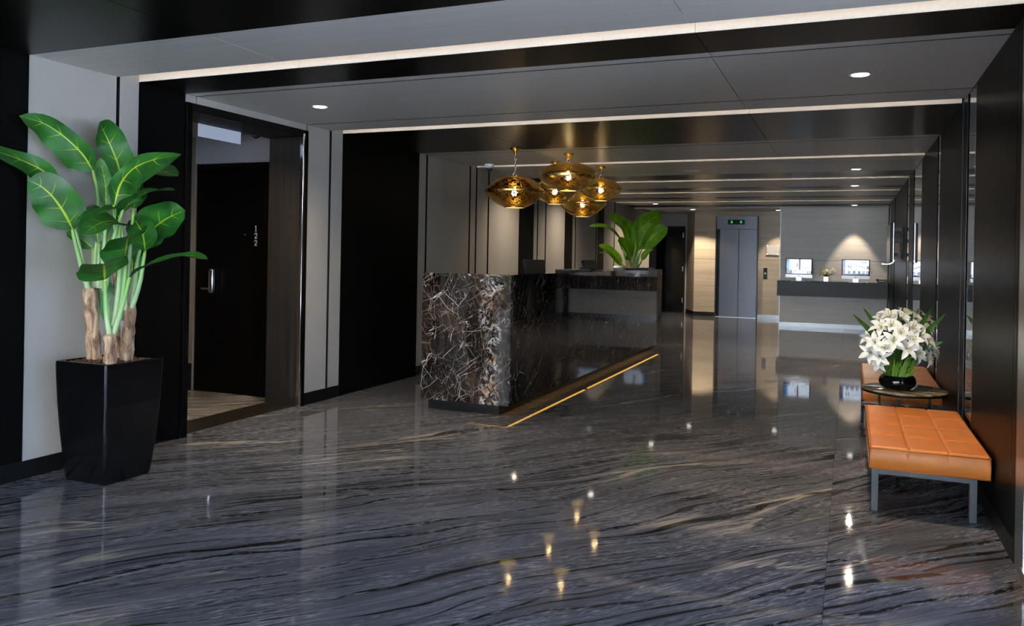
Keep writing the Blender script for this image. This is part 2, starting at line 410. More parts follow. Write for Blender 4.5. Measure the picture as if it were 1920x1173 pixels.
def bm_tube(bm, pts, rad, seg=8, uvl=None, cap=True, squash=1.):
    pts = [Vector(p) for p in pts]; rings = []; n = len(pts)
    if isinstance(rad, (int, float)): rad = [rad]*n
    ref = None
    for i, p in enumerate(pts):
        t = (pts[min(i+1, n-1)]-pts[max(i-1, 0)]).normalized()
        if ref is None:
            ref = t.orthogonal().normalized()
        ref = (ref-t*ref.dot(t)).normalized(); b = t.cross(ref)
        rings.append([bm.verts.new(p+(ref*math.cos(2*math.pi*k/seg)+b*squash*math.sin(2*math.pi*k/seg))*rad[i]) for k in range(seg)])
    for i in range(n-1):
        for k in range(seg):
            k2 = (k+1) % seg; f = bm.faces.new((rings[i][k], rings[i][k2], rings[i+1][k2], rings[i+1][k]))
            if uvl is not None:
                for lp, (a, bb) in zip(f.loops, ((k, i), (k+1, i), (k+1, i+1), (k, i+1))): lp[uvl].uv = (bb/(n-1), a/seg)
    if cap: bm.faces.new(rings[0][::-1]); bm.faces.new(rings[-1])
    return rings
def tube(name, pts, rad, mat, parent=None, seg=8, smooth=True):
    bm = bmesh.new(); uvl = bm.loops.layers.uv.new('UVMap'); bm_tube(bm, pts, rad, seg, uvl); bmesh.ops.recalc_face_normals(bm, faces=bm.faces)
    return finish(name, bm, mat, parent, smooth)
def spline(pts, n):
    pts = [Vector(p) for p in pts]
    if len(pts) < 3: return [pts[0].lerp(pts[-1], i/(n-1)) for i in range(n)]
    q = [pts[0]*2-pts[1]]+pts+[pts[-1]*2-pts[-2]]; out = []; k = len(pts)-1
    for i in range(n):
        t = i/(n-1)*k; s = min(int(t), k-1); t -= s; a, b, c, d = q[s:s+4]
        out.append(.5*((2*b)+(c-a)*t+(2*a-5*b+4*c-d)*t*t+(3*b-a-3*c+d)*t**3))
    return out
def bm_leaf(bm, uvl, mid, hw, nrm, fold=.18, wave=.06, n=16, m=6, prof='banana', seed=0., asym=(1, 1)):
    pts = spline(mid, n); rows = []
    L = sum((pts[i+1]-pts[i]).length for i in range(n-1))
    for i, p in enumerate(pts):
        t = i/(n-1); T = (pts[min(i+1, n-1)]-pts[max(i-1, 0)]).normalized()
        s = T.cross(nrm).normalized(); nn = s.cross(T).normalized()
        if prof == 'banana': w = hw*min(1., (t/.22+.02))**.55*max(0., 1-t**4.0)**.62
        elif prof == 'strap': w = hw*min(1., .35+t/.3)*max(0., 1-t**2.2)**.8
        else: w = hw*(math.sin(math.pi*min(1, max(0, .08+t*.92)))**.8)
        w = max(w, .0015); row = []
        for j in range(m+1):
            v = j/m*2-1; vw = v*(asym[0] if v < 0 else asym[1])
            zz = fold*abs(v)*w*(1 if abs(v) < .6 else 1.0) + wave*w*math.sin(t*13+seed+(1.7 if v > 0 else 0))*v*v
            row.append((bm.verts.new(p+s*vw*w+nn*zz), t, v*.5+.5))
        rows.append(row)
    for i in range(n-1):
        for j in range(m):
            q = (rows[i][j], rows[i][j+1], rows[i+1][j+1], rows[i+1][j]); f = bm.faces.new([a[0] for a in q]); f.smooth = True
            for lp, a in zip(f.loops, q): lp[uvl].uv = (a[1], a[2])
def leaf(name, mid, hw, nrm, mat, parent, **kw):
    bm = bmesh.new(); uvl = bm.loops.layers.uv.new('UVMap'); bm_leaf(bm, uvl, mid, hw, nrm, **kw)
    return finish(name, bm, mat, parent, True)
def VN(r, u, c): return (RGT*r+UP*u-FWD*c).normalized()
def copy_part(src, name, loc, parent=None):
    o = src.copy(); o.name = name; link(o, parent); o.location = Vector(loc)-wloc(parent); return o

def dark_edges(o):      # boards with black edges, so the joints read dark
    o.data.materials.append(M['black_gap'])
    for f in o.data.polygons:
        if abs(f.normal.y) > .9: f.material_index = 1

# ================================================================== SETTING
Y0 = -2.2
# ---- floor: polished marble slabs over a thin dark bed
fl = struct(box('floor', -4.62, 4.0, Y0, 21.0, -.06, -.012, 'black_gap'))
gap = .0012
xs = [-4.62, -2.47, -.0705, .72, 2.5, 4.0]
ys = [Y0+1.24*i for i in range(0, 19)]+[21.0]
for i in range(len(xs)-1):
    for j in range(len(ys)-1):
        if xs[i] > .7 and ys[j] > 4.1: continue
        if xs[i] > .9 and ys[j] > 4.4: continue
        s = box('slab', xs[i]+gap, xs[i+1]-gap, ys[j]+gap, ys[j+1]-gap, -.012, 0, 'floor_marble', fl)
        s.color = (1, 1, 1, (0 if i in (0, 1) else .83) + (0 if i != 2 else .11*((j*7) % 5)))
gr = struct(box('floor_ground_outside', -40, 40, -40, 40, -.2, -.07, 'pavement'), 'grey pavement outside the glass front')

st = struct(box('wall_bounce', -30, 26, -19, -14, -.2, 17, 'stucco'), 'pale unseen building added across the street to bounce sunlight inside')  # added out of view to reflect sunlight deep into the lobby
win = None
for i in range(13):
    for j in range(5):
        x = -28+i*4.2; z = 1.0+j*3.3
        if win is None: win = box('wall_bounce_window', x, x+1.5, -14.0, -13.93, z, z+1.7, 'dark_glass', st); wx, wz = x, z
        else:
            o = win.copy(); C.objects.link(o); o.location = win.location+Vector((x-wx, 0, z-wz))

# ---- ceiling
bands = [  # (y0, y1, kind)   kind: b black band, g grey panel, s lit cove slot
    (Y0, .55, 'b'), (.555, 3.27, 'b'), (3.274, 3.89, 'g'), (3.89, 4.062, 's'), (4.062, 4.475, 'b'), (4.477, 4.572, 'g'), (4.588, 5.895, 'g'), (5.912, 6.258, 'g'),
    (6.258, 6.447, 's'), (6.447, 7.94, 'b'), (7.942, 8.075, 'g'), (8.093, 9.25, 'g'), (9.25, 9.437, 's'), (9.437, 9.82, 'g'), (9.828, 10.91, 'g'),
    (10.912, 11.50, 'b'), (11.502, 11.675, 'g'), (11.675, 11.86, 's'), (11.86, 12.03, 'g'), (12.036, 12.97, 'g'), (12.972, 13.37, 'b'), (13.372, 13.742, 'g'),
    (13.742, 13.93, 's'), (13.93, 14.81, 'g'), (14.92, 15.32, 'b'), (15.322, 15.972, 'g'), (15.972, 16.16, 's'), (16.16, 16.95, 'g'), (16.952, 17.73, 'b')]
bands.insert(24, (14.816, 14.918, 'g'))
ce = struct(box('ceiling', -7.0, 4.0, Y0, 21.4, H+.20, H+.30, 'black_gap'))
slots = [b for b in bands if b[2] == 's']
XJ = [XL, -3.13, -.727, XR]
def xj(y): return XJ if y > 4.1 else [XL, -3.13, -.727, 1.6, 4.0]
prev = Y0
for a, b, k in bands:
    X = xj(a)
    if k != 's':
        for i in range(len(X)-1):
            g = .002
            dark_edges(box('panel', X[i]+(g if i else 0), X[i+1]-(g if i < len(X)-2 else 0), a, b, H, H+.02, 'ceiling_veneer' if k == 'g' else 'black_veneer_x', ce))
edges = [Y0]
for a, b, _ in slots: edges += [a-.10, b]
edges.append(17.73)
for i in range(0, len(edges), 2):                 # solid void-filler above the panels, behind the joints
    box('void_filler', XL-.02, XR if edges[i] > 4 else 4.0, edges[i]+(.012 if i else 0), edges[i+1], H+.0205, H+.2, 'black_gap', ce)
for a, b, _ in slots:
    X = xj(b)
    for i in range(len(X)-1):
        box('cove_face', X[i]+.001, X[i+1]-.001, b-.0005, b+.0115, H+.001, H+.199, 'cove_linen', ce)
    box('led_strip', XL+.02, X[-1]-.02, a-.085, a-.070, H+.0205, H+.032, 'led_warm', ce)
# lobby ceiling beyond the last band
box('panel', -4.7, -.9, 17.735, 20.9, H+.02, H+.045, 'off_white', ce)
struct(box('trim_1', XL, XR, 17.70, 17.735, H-.035, H+.02, 'ceiling_veneer'))

# ---- left wall
wl = struct(box('wall_left', -4.62, XL-.03, Y0, 4.50, 0, H+.2, 'black_gap'))
box('backing', -4.62, XL-.03, 5.90, 20.02, 0, H+.2, 'black_gap', wl)
box('lintel', -4.62, XL-.03, 4.50, 5.90, 2.40, H+.2, 'black_gap', wl)
def inslot(y): return any(a-.02 < y < b for a, b, _ in slots)
LP = [(Y0, .55, 'b'), (.555, 3.262, 'b'), (3.27, 3.882, 'f'), (3.908, 4.062, 'f'), (4.066, 4.472, 'b'), (5.902, 6.238, 'f'), (6.270, 6.447, 'f'), (6.45, 7.92, 'b'), (7.925, 8.09, 'f'),
      (8.13, 9.228, 'f'), (9.268, 9.42, 'f'), (9.462, 9.80, 'f'), (9.845, 10.91, 'f'), (10.914, 11.496, 'b'), (11.50, 11.655, 'f'), (11.70, 12.01, 'f'), (12.06, 12.968, 'f'),
      (12.972, 13.37, 'b'), (13.374, 13.53, 'f'), (13.58, 14.79, 'f'), (14.845, 14.915, 'f'), (14.92, 15.32, 'b'), (15.324, 16.07, 'f'), (16.13, 19.26, 'f'), (19.264, 20.02, 'b')]
for a, b, k in LP:
    top = H+.195 if inslot((a+b)/2) else H-.0005
    if k == 'f': dark_edges(box('fabric_panel', XL-.03, XL, a, b, .105, top, 'linen', wl))
    else: box('pier_panel', XL-.03, XL+.006, a, b, .0, H-.0005, 'black_veneer_z', wl)
box('fabric_panel', XL-.03, XL, 4.478, 4.578, 2.432, H-.0005, 'linen', wl)
box('fabric_panel', XL-.03, XL, 4.588, 5.894, 2.432, H-.0005, 'linen', wl)
for n, (a, b) in enumerate(((Y0, 4.063), (5.902, 6.447), (7.923, 10.912), (11.498, 12.97), (13.372, 14.918), (15.322, 19.262))):
    o = box('baseboard_left', XL-.03, XL+.008, a, b, 0, .105, 'black_satin'); struct(o)

# ---- doorway in the left wall
t = struct(box('trim_2', XL-.012, XL+.022, 4.474, 4.53, 0, 2.432, 'black_veneer_z', bevel=.004))
box('casing_head', XL-.012, XL+.022, 4.53, 5.824, 2.37, 2.432, 'black_veneer_x', t, .004)
box('casing', XL-.012, XL+.022, 5.846, 5.898, 0, 2.432, 'black_veneer_z', t, .004)
box('metal_edge', XL-.012, XL+.026, 5.822, 5.846, 0, 2.40, 'chrome', t, .003)
box('jamb', -4.80, XL-.008, 5.826, 5.90, 0, 2.40, 'jamb_wood', t)
box('jamb', -4.80, XL-.008, 4.47, 4.526, 0, 2.40, 'jamb_wood', t)
box('head_jamb', -4.80, XL-.012, 4.526, 5.826, 2.37, 2.42, 'jamb_wood', t)
# vestibule behind it
wv = struct(box('wall_vestibule', -6.9, -5.875, 6.05, 6.15, 0, 2.75, 'taupe'))
box('upper_wall', -5.875, -4.62, 6.05, 6.15, 2.20, 2.75, 'vestibule_grey', wv)
box('side_wall', -4.88, -4.62, 6.02, 6.15, 0, 2.20, 'jamb_wood', wv)
box('end_wall', -6.95, -6.85, 3.7, 6.15, 0, 2.75, 'taupe', wv)
box('front_wall', -6.9, -4.62, 3.7, 3.8, 0, 2.75, 'taupe', wv)
box('return_wall', -4.82, -4.62, 3.8, 4.47, 0, 2.75, 'taupe', wv)
box('return_wall', -4.82, -4.62, 5.90, 6.06, 0, 2.75, 'jamb_wood', wv)
box('header', -4.80, -4.62, 4.47, 5.90, 2.42, 2.75, 'vestibule_grey', wv)
box('soffit', -6.95, -4.80, 3.7, 6.15, 2.455, 2.62, 'vestibule_grey', wv)
struct(box('baseboard_vestibule', -6.85, -5.88, 6.035, 6.05, 0, .26, 'black_satin'))
fv = struct(box('floor_vestibule', -6.9, -4.62, 3.75, 6.1, -.06, -.012, 'black_gap'))
box('slab', -6.9, -5.7, 3.75, 6.1, -.012, 0, 'vestibule_marble', fv)
box('slab', -5.698, -4.83, 3.75, 6.1, -.012, 0, 'vestibule_marble', fv)
th = thing('threshold', (-4.65, 5.1, .0), 'dark stone threshold with two tiles across the open doorway', 'threshold')
box('tile', -4.825, -4.50, 4.53, 5.228, 0, .003, 'threshold_stone', th)
box('tile', -4.825, -4.50, 5.232, 5.824, 0, .003, 'threshold_stone', th)
box('edge_strip', -4.832, -4.825, 4.53, 5.90, 0, .004, 'brass', th)
# door with room number
dr = struct(box('door_1', -5.875, -4.885, 6.075, 6.13, 0, 2.195, 'black_satin'), 'black panelled door numbered 122 in the vestibule')
box('door_leaf', -5.84, -4.93, 6.055, 6.075, .003, 2.15, 'door_black', dr, .002)
for x in (-5.17, -5.06): box('groove_strip', x-.003, x+.003, 6.053, 6.055, .02, 2.14, 'black_gloss', dr)
hd = box('lock_plate', -5.655, -5.56, 6.035, 6.055, .93, 1.19, 'black_gloss', dr, .004)
lathe('handle_cylinder', [(.0, -.11), (.026, -.11), (.03, -.1), (.03, .1), (.026, .11), (0, .11)], (-5.60, 6.0, 1.07), 'chrome', hd, 20)
box('lever', -5.72, -5.60, 5.985, 6.0, .985, 1.005, 'chrome', hd, .004)
lathe('peephole', [(0, -.002), (.012, 0), (.012, .006), (0, .006)], (-5.25, 6.045, 1.51), 'chrome', dr, 12).rotation_euler = (0, 0, 0)
def digit(kind, x, z, h=.052):
    bm = bmesh.new(); y = 6.048; t_ = .0065
    def q(a): 
        vs = [bm.verts.new((x+u*h, y, z+v*h)) for u, v in a]; bm.faces.new(vs)
    if kind == 1:
        q([(.2, 0), (.34, 0), (.34, 1), (.24, 1), (.2, .96)]); q([(.06, 0), (.48, 0), (.48, .08), (.06, .08)]); q([(.06, .82), (.2, .86), (.2, 1.0), (.06, .9)])
    else:
        arc = [(.28+.24*math.cos(a), .72+.27*math.sin(a)) for a in [math.radians(v) for v in range(190, -61, -25)]]+[(.22, .22), (.02, .06)]
        w = .075
        for i in range(len(arc)-1):
            a, b = Vector(arc[i]), Vector(arc[i+1]); n = Vector((-(b-a).y, (b-a).x)).normalized()*w; e = (b-a).normalized()*.02
            q([tuple(a-n-e), tuple(b-n+e), tuple(b+n+e), tuple(a+n-e)])
        q([(.0, 0), (.56, 0), (.58, .2), (.52, .2), (.5, .13), (.0, .13)])
    return finish('room_digit', bm, 'white_plastic', dr)
digit(1, -5.14, 1.545); digit(2, -5.14, 1.478); digit(2, -5.14, 1.411)
sw = tag(box('light_switch', -5.965, -5.935, 6.034, 6.05, 1.41, 1.52, 'white_plastic', bevel=.003), 'small white light switch on the vestibule wall', 'switch')
sg = thing('hanging_sign', (-4.95, 5.37, 2.29), 'blank white sign panel hanging under the doorway lintel', 'sign')
box('panel', -4.955, -4.945, 5.12, 5.62, 2.295, 2.42, 'sign_daylight', sg, .002)
box('hanger', -4.953, -4.947, 5.2, 5.22, 2.42, 2.455, 'steel_grey', sg); box('hanger', -4.953, -4.947, 5.5, 5.52, 2.42, 2.455, 'steel_grey', sg)

# ---- right wall: dark veneer panels and mirror strips
wr = struct(box('wall_right', XR+.02, XR+.2, 4.30, 17.73, 0, H+.2, 'black_gap'))
RP = [(4.302, 4.372, 'b'), (4.378, 5.715, 'b'), (5.72, 6.10, 'm'), (6.105, 6.36, 't'), (6.365, 7.835, 'b'), (7.84, 8.06, 'm'), (8.065, 9.735, 'b'), (9.74, 10.92, 'm'), (10.925, 11.68, 'b'),
      (11.685, 12.10, 'm'), (12.105, 15.13, 'b'), (15.135, 15.30, 'm'), (15.305, 16.85, 'b'), (16.855, 17.35, 'm'), (17.355, 17.73, 'b')]
for a, b, k in RP:
    if k == 'm': box('mirror_panel', XR+.004, XR+.02, a, b, .1, H-.0005, 'mirror', wr)
    else: box('veneer_panel', XR-.001, XR+.02, a, b, .1, H-.0005, 'black_veneer_z', wr)
for y in (6.108, 6.352, 5.717, 7.838, 9.737, 11.683): box('metal_bead', XR-.003, XR+.01, y-.003, y+.003, .1, H-.0005, 'steel_grey', wr)
struct(box('baseboard_right', XR-.004, XR+.02, 4.30, 17.3, 0, .1, 'black_satin'))

# ---- glass front: right side and behind the camera
w1 = struct(box('window_1', .735, .745, Y0, 4.07, .06, H-.04, 'window_glass'), 'tall glass shopfront pane beside the metal post')
tag(box('frame_post', XR-.005, XR+.075, 4.06, 4.245, 0, H, 'aluminium', w1, .006), 'brushed metal post')
box('frame_post', XR+.0, XR+.09, 4.246, 4.30, 0, H, 'black_satin', w1)
box('frame_sill', .70, .78, Y0, 4.06, 0, .06, 'aluminium', w1); box('frame_head', .70, .78, Y0, 4.06, H-.04, H, 'black_satin', w1)
box('frame_post', .71, .77, .9, .96, .06, H-.04, 'aluminium', w1)
w2 = struct(box('window_2', XL, .72, Y0+.02, Y0+.03, .06, H-.04, 'window_glass'), 'glass front behind the viewer')
for x in (-4.42, -2.2, -.6): box('frame_post', x-.03, x+.03, Y0-.0, Y0+.06, .0, H-.04, 'aluminium', w2)

# ---- far end: computer wall, lift wall, lobby
wc = struct(box('wall_end', -1.322, XR+.1, 17.745, 17.95, 0, H+.2, 'black_gap'))
for i, (z0, z1) in enumerate(((.085, .645), (.655, 1.372), (1.378, H+.02))):
    box('stone_panel', -1.3225, XR-.003, 17.73, 17.745, z0, z1, 'grey_travertine', wc)
box('return_panel', -1.335, -1.322, 17.73, 19.9, 0, H+.02, 'kick_steel', wc)
struct(box('baseboard_end', -1.322, XR-.003, 17.72, 17.745, 0, .085, 'kick_steel'))
we = struct(box('wall_lift', -3.45, -1.2, 19.73, 19.95, 0, H+.2, 'black_gap'))
for x0, x1 in ((-3.45, -2.95), (-1.985, -1.2)):
    for z0, z1 in ((.1 if x0 < -2 else .09, 1.366), (1.372, H+.02)): box('stone_panel', x0, x1, 19.70, 19.73, z0, z1, 'travertine', we)
box('stone_panel', -2.95, -1.985, 19.70, 19.73, 2.40, H+.02, 'travertine', we)
bm = bmesh.new()
a0, a1 = (-3.45, 19.70), (-3.80, 20.62)
vs_ = [bm.verts.new((x, y, z)) for z in (.1, H+.02) for x, y in (a0, a1, (a1[0], 20.8), (a0[0], 20.8))]
for f in ((0, 1, 5, 4), (1, 2, 6, 5), (2, 3, 7, 6), (3, 0, 4, 7), (0, 1, 2, 3), (4, 5, 6, 7)): bm.faces.new([vs_[i] for i in f])
bmesh.ops.recalc_face_normals(bm, faces=bm.faces); finish('chamfer_panel', bm, 'travertine', we)
struct(box('baseboard_lift', -3.45, -2.95, 19.688, 19.715, 0, .1, 'black_satin'))
struct(box('baseboard_lift', -1.985, -1.3, 19.688, 19.715, 0, .09, 'kick_steel'))
bm = bmesh.new(); vs_ = [bm.verts.new((x, y, z)) for z in (0, .1) for x, y in ((-3.45, 19.69), (-3.81, 20.62), (-3.80, 20.8), (-3.45, 20.8))]
for f in ((0, 1, 5, 4), (1, 2, 6, 5), (2, 3, 7, 6), (3, 0, 4, 7), (0, 1, 2, 3), (4, 5, 6, 7)): bm.faces.new([vs_[i] for i in f])
bmesh.ops.recalc_face_normals(bm, faces=bm.faces); struct(finish('baseboard_lift', bm, 'black_satin'))
wn = struct(box('wall_back', -5.2, -3.7, 20.66, 20.8, 0, H+.2, 'vestibule_grey'))
box('side_wall', -4.75, -4.62, 20.02, 20.66, 0, H+.2, 'black_veneer_z', wn)
d2 = struct(box('door_2', -4.60, -3.845, 20.60, 20.66, 0, 2.19, 'black_satin'), 'black service door at the end beside the lift')
box('door_leaf', -4.57, -3.885, 20.585, 20.60, .01, 2.16, 'black_gloss', d2)
for z in (.25, 1.05, 1.9): box('hinge', -3.90, -3.88, 20.575, 20.59, z, z+.12, 'aluminium', d2)

# ================================================================== LIGHT FITTINGS
def spot(name, x, y, z, w, ang=2.75, blend=1.0, col=SPOT_COL, r=.022):
    l = bpy.data.lights.new(name, 'SPOT'); l.energy = w; l.spot_size = ang; l.spot_blend = blend; l.color = col; l.shadow_soft_size = r
    o = bpy.data.objects.new(name, l); C.objects.link(o); o.location = (x, y, z); return o
DL = [(.044, 5.29, 'above the near orange bench', .9, 2.4, 1.), (-3.805, 5.197, 'in front of the open doorway', .9, 2.4, 1.), (.061, 10.67, 'in the third ceiling bay', 1.3, 2.75, 1.), (.064, 12.98, 'in the fourth ceiling bay', 1.5, 2.75, 1.),
      (.083, 17.42, 'above the two computers', .55, 1.05, .45), (-3.80, 10.40, 'added unseen in the third bay, behind the pendants', .55, 2.6, 1.), (-3.80, 12.60, 'added unseen in the fourth bay, behind the rightmost pendant', .6, 2.6, 1.), (-3.717, 16.57, 'above the far end of the desk', .8, 2.6, 1.),  # the two behind the pendants are added to brighten the left wall
      (-3.354, 18.85, 'left of the lift doors', 1.1, 2.0, .3), (-1.505, 19.3, 'right of the lift doors', .6, 1.25, .5)]
for x, y, w_, k, an, bl in DL:
    zz = H if y < 17.7 else H+.02
    t = thing('downlight', (x, y, zz), 'round recessed ceiling downlight '+w_, 'downlight', 'recessed ceiling downlights')
    lathe('trim_ring', [(.05, 0), (.062, -.004), (.066, -.002), (.066, .0), (.05, 0)], (x, y, zz), 'white_alu', t, 24, False)
    lathe('lamp_disc', [(0, -.003), (.05, -.003), (.05, 0)], (x, y, zz), 'lamp_white', t, 24, False)
    spot('downlight_beam', x, y, zz-.012, SPOT_W*k, an, bl)
spot('vestibule_beam', -5.25, 5.0, 2.44, 38, 2.7)
def dome_camera(x, y, z, where):
    t = thing('dome_camera', (x, y, z), 'white ceiling dome camera with dark glass bubble '+where, 'camera', 'ceiling dome cameras')
    lathe('housing', [(0, 0), (.058, 0), (.06, -.005), (.06, -.04), (.052, -.05), (0, -.05)], (x, y, z), 'white_plastic', t, 24)
    lathe('bubble', [(.046, -.048), (.044, -.062), (.034, -.078), (.018, -.088), (0, -.091)], (x, y, z), 'dark_glass', t, 20)
dome_camera(-4.133, 9.12, H, 'above the desk by the left wall'); dome_camera(-4.20, 18.2, H+.02, 'in the far lobby'); dome_camera(-4.90, 5.76, 2.455, 'inside the doorway')
tag(lathe('ceiling_speaker', [(0, -.004), (.10, -.004), (.112, -.008), (.118, -.003), (.118, 0)], (-1.875, 10.41, H), 'white_plastic', seg=28), 'round white speaker grille in the ceiling', 'speaker')
tag(lathe('smoke_detector', [(0, -.03), (.035, -.03), (.05, -.014), (.055, 0)], (-2.75, 12.75, H), 'vestibule_grey', seg=24), 'small grey smoke detector on the ceiling near the pendants', 'detector')
v = thing('air_vent', (-3.72, 18.6, H+.02), 'slotted air vent in the far lobby ceiling', 'vent')
box('vent_frame', -4.0, -3.45, 18.35, 18.55, H+.012, H+.02, 'off_white', v)
for i in range(4): box('slat', -3.97, -3.48, 18.375+i*.042, 18.395+i*.042, H+.008, H+.012, 'black_gap', v)

# ---- pendants
def pendant(x, y, zc_, R, ht, hb, pointed, label):
    t = thing('pendant_lamp', (x, y, H), label, 'lamp', 'pierced brass pendants above the desk')
    lathe('canopy', [(0, 0), (.06, 0), (.062, -.006), (.05, -.018), (.022, -.032), (.018, -.05), (.012, -.058), (0, -.058)], (x, y, H), 'brass', t, 24)
    prof = []
    n = 14
    for i in range(n+1):
        a = i/n
        if pointed: prof.append((max(.012, R*a), ht*(1-a**2.7)))
        else: prof.append((max(.012, R*math.sin(a*math.pi/2)), ht*(max(0, math.cos(a*math.pi/2))**1.0)))
    rb = .32*R
    for i in range(1, n):
        a = i/n; r = R*(1-a) if pointed else R*math.cos(a*math.pi/2)
        zz = -hb*1.12*(1-(1-a)**2.3) if pointed else -hb*math.sin(a*math.pi/2)
        if r < rb: break
        prof.append((r, zz))
    prof.append((rb, prof[-1][1]-.006)); zb = prof[-1][1]
    sh = lathe('shade', prof, (x, y, zc_), 'pierced_brass', t, 56, False, True, True)
    lathe('rim', [(rb-.012, -.004), (rb+.006, -.006), (rb+.008, .004), (rb-.010, .004), (rb-.012, -.004)], (x, y, zc_+zb), 'brass', sh, 36, False)
    lathe('glow_disc', [(0, 0), (rb-.012, 0), (rb-.012, -.004), (0, -.004)], (x, y, zc_+zb), 'pendant_glow', sh, 32, False)  # glowing disc stands in for the lit inside of the open bottom
    lathe('bulb', [(0, .045), (.012, .042), (.014, .02), (.028, -.01), (.03, -.03), (.02, -.05), (0, -.058)], (x, y, zc_+.01), 'bulb', t, 16)
    top = zc_+ht
    bm = bmesh.new(); bm_tube(bm, [(x+.022*math.cos(a), y, top+.018+.022*math.sin(a)) for a in [i*2*math.pi/14 for i in range(15)]], .005, 6)
    finish('ring', bm, 'chain_metal', t, True)
    bm = bmesh.new(); z = top+.04; k = 0; end = H-.05
    nl = max(1, int((end-z)/.034)); st = (end-z)/nl
    for k in range(nl):
        zc2 = z+st*(k+.5); ax = Vector((1, 0, 0)) if k % 2 else Vector((0, 1, 0))
        bm_tube(bm, [Vector((x, y, zc2))+ax*.010*math.cos(a)+Vector((0, 0, 1))*(st*.62)*math.sin(a) for a in [i*2*math.pi/10 for i in range(11)]], .0032, 5, cap=False)
    finish('chain', bm, 'chain_metal', t, True)
    l = bpy.data.lights.new('bulb_light', 'POINT'); l.energy = BULB_W; l.color = (1, .74, .34); l.shadow_soft_size = .03
    o = bpy.data.objects.new('bulb_light', l); C.objects.link(o); o.location = (x, y, zc_-.01)
pendant(-3.25, 7.83, 2.032, .328, .165, .155, True, 'pierced brass pendant lamp with pointed rim, nearest the wall, leftmost on a chain')
pendant(-2.85, 8.39, 2.243, .318, .150, .160, False, 'rounded oval brass pendant lamp hanging highest, in the middle of the cluster')
pendant(-3.26, 9.11, 2.145, .275, .15, .145, True, 'brass pendant lamp half hidden behind the highest rounded pendant')
pendant(-2.86, 9.68, 2.205, .275, .14, .13, True, 'rightmost pointed brass pendant lamp of the cluster')
pendant(-3.26, 10.2, 2.062, .315, .165, .155, True, 'lowest pierced brass pendant lamp, above the desk plant')

# ================================================================== RECEPTION DESK
DX0, DX1, DY0, DY1, DZ = -3.468, -2.62, 6.27, 12.22, 1.199
dk = thing('reception_desk', ((DX0+DX1)/2, (DY0+DY1)/2, 0), 'long reception desk clad in dark veined polished marble', 'desk')
tag(box('end_panel', DX0, DX1, DY0, DY0+.06, .088, DZ, 'marble_end', dk, .002), 'white-veined marble end slab')
box('front_panel', DX1-.06, DX1, DY0+.0605, DY1-.061, .088, DZ-.0305, 'marble_front', dk)
box('end_panel', DX0+.35, DX1, DY1-.06, DY1, .088, DZ, 'marble_end', dk, .002)
box('counter_top', DX1-.40, DX1, DY0+.0605, DY1-.0605, DZ-.03, DZ, 'marble_front', dk)
box('inner_panel', DX1-.38, DX1-.36, DY0+.061, DY1-.061, .76, DZ-.031, 'charcoal', dk)
box('worktop', DX0+.02, DX1-.38, DY0+.061, DY1-.061, .73, .76, 'charcoal', dk)
box('body', DX0+.2, DX1-.065, DY0+.061, DY1-.061, .088, .73, 'black_satin', dk)
box('plinth', DX0+.05, DX1-.11, DY0+.055, DY1-.05, 0, .088, 'black_satin', dk)
box('led_strip', DX1-.036, DX1-.006, DY0+.03, 8.46, .0876, .0905, 'led_gold', dk)
box('led_strip', DX1-.036, DX1-.006, 8.56, DY1-.1, .0876, .0905, 'led_gold', dk)
box('led_strip', DX0+.45, DX1-.02, DY0+.006, DY0+.02, .0876, .0905, 'led_gold', dk)

def desk_monitor(y, label):
    x = -3.18; t = thing('desktop_monitor', (x, y, .76), label, 'monitor', 'black monitors behind the desk')
    mt = Matrix.Translation((x, y, 1.13)) @ Matrix.Rotation(math.radians(-12), 4, 'Y')
    box('display', -.022, .012, -.29, .29, -.19, .195, 'charcoal', t, .006, mtx=mt)
    box('bezel', -.026, -.0225, -.285, .285, -.185, .19, 'dark_screen', t, mtx=mt)
    box('stand', .0, .05, -.04, .04, .77-1.13, .0, 'black_satin', t, mtx=Matrix.Translation((x, y, 1.13)))
    box('base', x-.1, x+.12, y-.13, y+.13, .76, .775, 'black_satin', t, .004)
desk_monitor(8.35, 'black desktop monitor seen from behind, nearer one on the desk')
desk_monitor(10.42, 'black desktop monitor seen from behind, by the desk plant')
tag(box('document_tray', -2.97, -2.72, 8.35, 8.85, DZ, DZ+.022, 'steel_grey', bevel=.004), 'flat grey tray lying on the marble counter', 'tray')
t = thing('card_stand', (-2.8, 8.95, DZ), 'small black card stand on the counter', 'stand')
box('base', -2.9, -2.7, 8.9, 9.25, DZ, DZ+.01, 'black_satin', t); box('flap', -2.9, -2.7, 9.0, 9.012, DZ+.01, DZ+.04, 'black_satin', t)
tag(box('brochure', -2.9, -2.72, 9.5, 9.75, DZ, DZ+.006, 'paper'), 'pale brochure lying flat on the counter', 'brochure')
bm = bmesh.new(); bm_box(bm, -2.99, -2.86, 10.72, 11.04, DZ, DZ+.05); bmesh.ops.recalc_face_normals(bm, faces=bm.faces); bmesh.ops.bevel(bm, geom=bm.edges[:], offset=.02, segments=3, affect='EDGES')
tag(finish('card_reader', bm, 'white_plastic', None, True), 'white rounded device beside the second monitor', 'device')
tag(box('folder', -2.98, -2.78, 11.1, 11.45, DZ, DZ+.015, 'black_satin', bevel=.003), 'dark flat folder beside the desk plant', 'folder')
tag(box('visitor_book', -2.84, -2.68, 11.55, 11.95, DZ, DZ+.02, 'steel_grey', bevel=.003), 'grey book on the far end of the counter', 'book')

